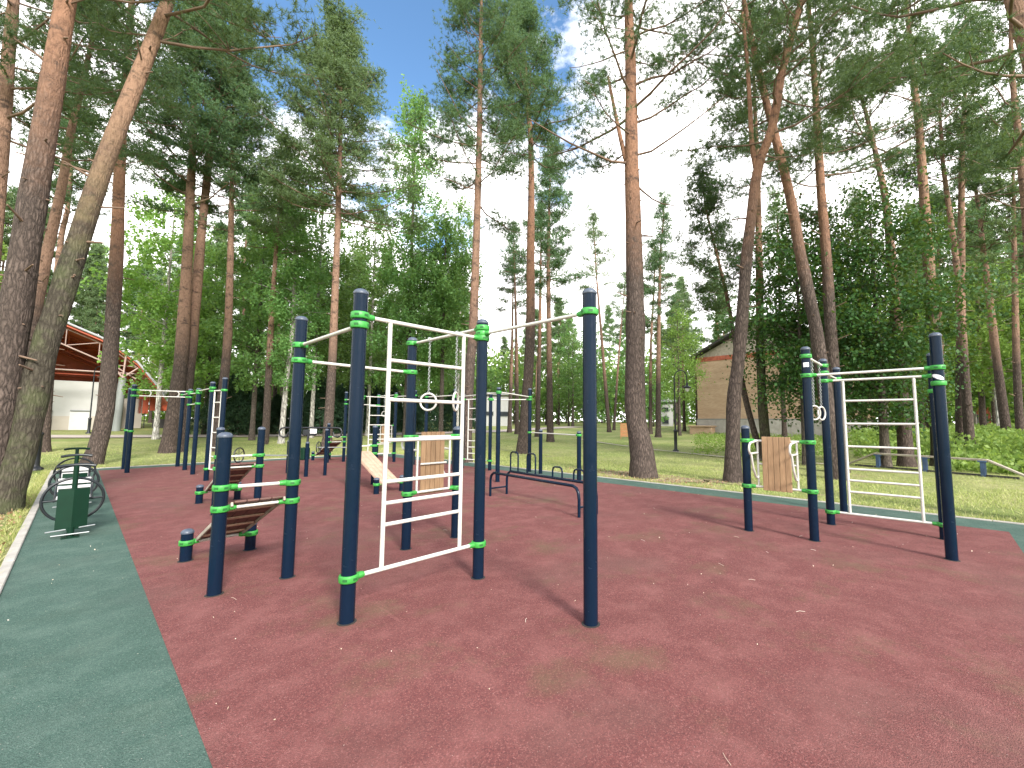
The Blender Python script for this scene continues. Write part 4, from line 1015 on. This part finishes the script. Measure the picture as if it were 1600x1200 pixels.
# brick house, right
hx, hy1 = 41.0, 17.6      # gable wall runs along -Y from here
hb = terr(hx, hy1)-.25
def wally(px):  # y on the wall plane for a photo column
    r_ = ray(px, 640); return r_.y*hx/r_.x
def wallz(px, py): r_ = ray(px, py); return EYE+r_.z*hx/r_.x
yl, yr = wally(1090), wally(1090)-12.5
zt = wallz(1090, 566); zpl = wallz(1090, 656)
st = empty('brick_house', (hx, (yl+yr)/2, hb), 'tan brick house with a dark gabled roof, half hidden behind the forked pine', 'house')
HX = 16
m = MB(); m.box((hx+HX/2, (yl+yr)/2, (zpl+zt)/2), (HX, yl-yr, zt-zpl)); m.build('wall', M['brick'], st)
m = MB(); m.box((hx+HX/2, (yl+yr)/2, (zpl+hb)/2-.3), (HX+.16, yl-yr+.16, zpl-hb+.6-.004)); m.build('plinth', M['concrete'], st)
m = MB(); m.box((hx+HX/2, (yl+yr)/2, zpl+.06), (HX+.10, yl-yr+.10, .10)); m.build('plinth_band', M['greypaint'], st)
m = MB(); m.box((hx+HX/2, (yl+yr)/2, zt+.21), (HX+.06, yl-yr+.06, .42)); m.build('brick_course', M['redbrick'], st)
ym = (yl+yr)/2; zr = zt+3.3
m = MB(); m.prism([Vector((hx-.0, yl, zt+.42)), Vector((hx, yr, zt+.42)), Vector((hx, ym, zr))], (.25, 0, 0)); m.build('gable', M['greywood'], st)
m = MB()
for ya, s in ((yl, 1), (yr, -1)):
    a = Vector((hx-.7, ya+s*.8, zt+.12)); b_ = Vector((hx-.7, ym, zr+.22))
    m.prism([a, b_, b_+up*.2, a+up*.2], (HX+1.4, 0, 0))
m.build('roof', M['darkroof'], st)
m = MB(); p = Vector((hx-.09, wally(1100), wallz(1100, 668)));
q = Vector((hx-1.0, wally(1103), hb+.45)); m.box(q, (1.0, 2.1, .9), None, .06); m.box(q+Vector((0, 0, .5)), (1.2, 2.3, .12), None, .03); m.build('cellar_hatch', M['brick'], st)

# distant houses
def house(px0, px1, d, ytop, wallm, label, rows, roof='roofgrey'):
    pc = polar((px0+px1)/2, d); nr = Vector((pc.x, pc.y, 0)).normalized(); rg = Vector((nr.y, -nr.x, 0))
    a, b_ = onplane(px0, 640, pc), onplane(px1, 640, pc); w = (b_-a).dot(rg); h = onplane((px0+px1)/2, ytop, pc).z-pc.z
    e = empty('house', pc, label, 'house'); rot = Matrix((rg, nr, Vector((0, 0, 1)))).transposed()
    m = MB(); m.box(pc+nr*4+up*(h/2-.3), (w, 8, h+.6), rot); m.build('wall', M[wallm], e)
    m = MB(); m.box(pc+nr*4+up*(h+.16), (w+.9, 8.9, .3), rot); m.build('roof', M[roof], e)
    for u0, u1, v0, v1 in rows:
        f = MB(); f.box(pc+rg*((u0+u1)/2*w)-nr*.02+up*((v0+v1)/2*h), ((u1-u0)*w, .12, (v1-v0)*h), rot); fo = f.build('window', M['greypaint'], e)
        g = MB(); g.box(pc+rg*((u0+u1)/2*w)-nr*.07+up*((v0+v1)/2*h), ((u1-u0)*w-.16, .06, (v1-v0)*h-.16), rot); g.build('pane', M['glass'], fo)
house(752, 800, 62, 617, 'stucco', 'white two-storey house beyond the lawn behind the pull-up bars', [(-.4, -.1, .32, .47), (.05, .45, .30, .47)])
house(1030, 1052, 66, 628, 'stucco', 'small white house glimpsed left of the lamp post', [(-.3, .2, .60, .78), (-.3, .2, .08, .38)])
house(1512, 1548, 66, 632, 'redbrick', 'low reddish house glimpsed through the weeds on the right', [(-.4, .0, .25, .6), (.1, .4, .25, .6)])

# ------------------------------------------------------------------ street furniture
def lamp(px, d, H, ax, label):
    b = polar(px, d); e = empty('street_lamp', b, label, 'street lamp', 'black park lamp posts')
    m = MB(); m.lathe(b, [(.17, -.05), (.17, .05), (.10, .09), (.085, .14), (.085, 1.02), (.105, 1.05), (.105, 1.10), (.05, 1.16)], 14); m.build('base', M['black'], e)
    m = MB(); m.tube([b+up*1.1, b+up*(H-.45)], [.045, .036], 10); m.build('pole', M['black'], e)
    ax = Vector(ax).normalized(); p = b+up*(H-.45); pts = [p+ax*(.34*(1-math.cos(t)))+up*(.42*math.sin(t)) for t in [PI*k/10 for k in range(11)]]
    pts.append(pts[-1]-up*.25)
    m = MB(); m.tube(pts, .028, 8); m.build('arm', M['black'], e)
    q = pts[-1]; m = MB(); m.lathe(q, [(.05, 0), (.06, -.10), (.09, -.18), (.22, -.24), (.23, -.28), (.13, -.30)], 14); hd = m.build('lamp_shade', M['black'], e)
    m = MB(); m.lathe(q, [(.12, -.30), (.11, -.42), (.06, -.48)], 12); m.build('lamp_glass', M['lampglass'], hd)
rw = Vector((vR.x, vR.y, 0)).normalized()
lamp(1055, 23.8, 4.35, rw, 'black lamp post with a hooked arm left of the brick house')
lamp(63, 20.2, 4.4, -rw, 'black lamp post with a thick base behind the mossy leaning pine')
lamp(140, 46, 5.0, rw, 'thin lamp post in front of the white stage wall')

# balance beam
e = empty('balance_beam', (18.6, .3, 0), 'long low balance beam with sloping ends on blue posts', 'balance beam')
L0, L1 = Vector((19.15, 1.65, .47)), Vector((18.2, -1.1, .47)); dv = (L1-L0).normalized()
rotb = Matrix((dv, up.cross(dv), up)).transposed()
m = MB(); m.box((L0+L1)/2, ((L1-L0).length, .14, .06), rotb, .008); m.build('beam', M['greywood'], e)
for p, s in ((L0, -1), (L1, 1)):
    q = p+dv*(s*.85); q.z = .03; dd = (q-p).normalized(); nn = up.cross(dd).normalized(); rt = Matrix((dd, nn, dd.cross(nn))).transposed()
    m = MB(); m.box((p+q)/2-up*.004, ((q-p).length, .135, .055), rt, .008); m.build('ramp', M['greywood'], e)
for t in (.04, .49, .96):
    p = L0.lerp(L1, t); m = MB(); m.box((p.x, p.y, .2), (.11, .11, .46), rotb, .006); m.box((p.x, p.y, .425), (.2, .15, .05), rotb, .006); m.build('post', M['bluepost'], e)
m = MB(); m.box(((L0+L1)/2).xy[:]+(.02,), ((L1-L0).length+1.2, .10, .05), rotb); m.build('dark_ground_strip', M['darkroof'], e)  # dark strip lying on the ground along the beam

# orange net barrier on the lawn
b = polar(979, 34); nr = Vector((b.x, b.y, 0)).normalized(); rg = Vector((nr.y, -nr.x, 0))
e = empty('net_barrier', b, 'orange plastic net barrier standing on the lawn left of the lone pine', 'barrier')
for s in (-.45, .45):
    m = MB(); m.tube([b+rg*s-up*.1, b+rg*s+up*1.25], .025, 6); m.build('stake', M['orange'], e)
m = MB()
for k in range(9): m.box(b+up*(.2+.12*k), (.9, .012, .055), Matrix((rg, nr, up)).transposed())
for k in range(9): m.box(b+rg*(-.42+.105*k)+up*.68+nr*.01, (.04, .012, 1.02), Matrix((rg, nr, up)).transposed())
m.build('net', M['orange'], e)

# ------------------------------------------------------------------ light
SUN_EL = R(33)
sd = Vector((_hx, _hy, 0))*(-.86) + Vector((_rx, _ry, 0))*.5   # behind the camera, to its right
sd.normalize()
sl = bpy.data.lights.new('sun', 'SUN'); sl.energy = 3.0; sl.angle = R(13); sl.color = (1.0, .95, .87)
so = bpy.data.objects.new('sun', sl); COL.objects.link(so)
dirv = Vector((sd.x*math.cos(SUN_EL), sd.y*math.cos(SUN_EL), math.sin(SUN_EL)))
so.rotation_euler = dirv.to_track_quat('Z', 'Y').to_euler(); so.location = dirv*60
w = bpy.data.worlds.new('World'); sc.world = w; w.use_nodes = True; nt = w.node_tree
bg = nt.nodes['Background']
sky = nt.nodes.new('ShaderNodeTexSky'); sky.sky_type = 'NISHITA'; sky.sun_disc = False
sky.sun_elevation = SUN_EL; sky.sun_rotation = math.atan2(dirv.x, dirv.y); sky.altitude = 150; sky.air_density = 1.0; sky.dust_density = .3; sky.ozone_density = 3.2
tc = nt.nodes.new('ShaderNodeTexCoord')
sx = nt.nodes.new('ShaderNodeSeparateXYZ'); nt.links.new(tc.outputs['Generated'], sx.inputs[0])
# cloud layer: project the direction on a flat cloud deck
dz = nt.nodes.new('ShaderNodeMath'); dz.operation = 'MAXIMUM'; dz.inputs[1].default_value = .06; nt.links.new(sx.outputs[2], dz.inputs[0])
dx = nt.nodes.new('ShaderNodeMath'); dx.operation = 'DIVIDE'; nt.links.new(sx.outputs[0], dx.inputs[0]); nt.links.new(dz.outputs[0], dx.inputs[1])
dy = nt.nodes.new('ShaderNodeMath'); dy.operation = 'DIVIDE'; nt.links.new(sx.outputs[1], dy.inputs[0]); nt.links.new(dz.outputs[0], dy.inputs[1])
cb = nt.nodes.new('ShaderNodeCombineXYZ'); nt.links.new(dx.outputs[0], cb.inputs[0]); nt.links.new(dy.outputs[0], cb.inputs[1])
mp = nt.nodes.new('ShaderNodeMapping'); mp.inputs['Location'].default_value = (3.1, 1.7, .4); nt.links.new(cb.outputs[0], mp.inputs['Vector'])
cn = noise(nt, mp.outputs['Vector'], 1.5, 9, .62)
# clouds thicken towards the horizon
hz = nt.nodes.new('ShaderNodeMapRange'); hz.inputs[1].default_value = .25; hz.inputs[2].default_value = .75; hz.inputs[3].default_value = .22; hz.inputs[4].default_value = -.06; nt.links.new(sx.outputs[2], hz.inputs[0])
ad = nt.nodes.new('ShaderNodeMath'); ad.operation = 'ADD'; nt.links.new(cn, ad.inputs[0]); nt.links.new(hz.outputs[0], ad.inputs[1])
pd = ray(615, 70).normalized(); dp = nt.nodes.new('ShaderNodeVectorMath'); dp.operation = 'DOT_PRODUCT'; nt.links.new(tc.outputs['Generated'], dp.inputs[0]); dp.inputs[1].default_value = pd
pr = nt.nodes.new('ShaderNodeMapRange'); pr.inputs[1].default_value = .90; pr.inputs[2].default_value = .978; pr.inputs[3].default_value = .10; pr.inputs[4].default_value = -.075; nt.links.new(dp.outputs['Value'], pr.inputs[0])
ad2 = nt.nodes.new('ShaderNodeMath'); ad2.operation = 'ADD'; nt.links.new(ad.outputs[0], ad2.inputs[0]); nt.links.new(pr.outputs[0], ad2.inputs[1]); ad = ad2
cm = ramp(nt, ad.outputs[0], [(.47, (0, 0, 0)), (.60, (1, 1, 1))])
cs = ramp(nt, noise(nt, mp.outputs['Vector'], 2.1, 5, .6), [(.3, (8.2, 8.0, 8.2)), (.7, (12.5, 12.2, 12.0))])
mixn = mixc(nt, cm, mixc(nt, 1.0, sky.outputs[0], (.86, 1.0, 1.0), 'MULTIPLY'), cs)
nt.links.new(mixn, bg.inputs['Color']); bg.inputs['Strength'].default_value = .13

sc.view_settings.view_transform = 'Standard'; sc.view_settings.look = 'None'; sc.view_settings.exposure = 1.32; sc.view_settings.gamma = 1
sc.view_settings.use_curve_mapping = False
sc.render.film_transparent = False
sc.cycles.max_bounces = 6; sc.cycles.transparent_max_bounces = 4; sc.cycles.diffuse_bounces = 4
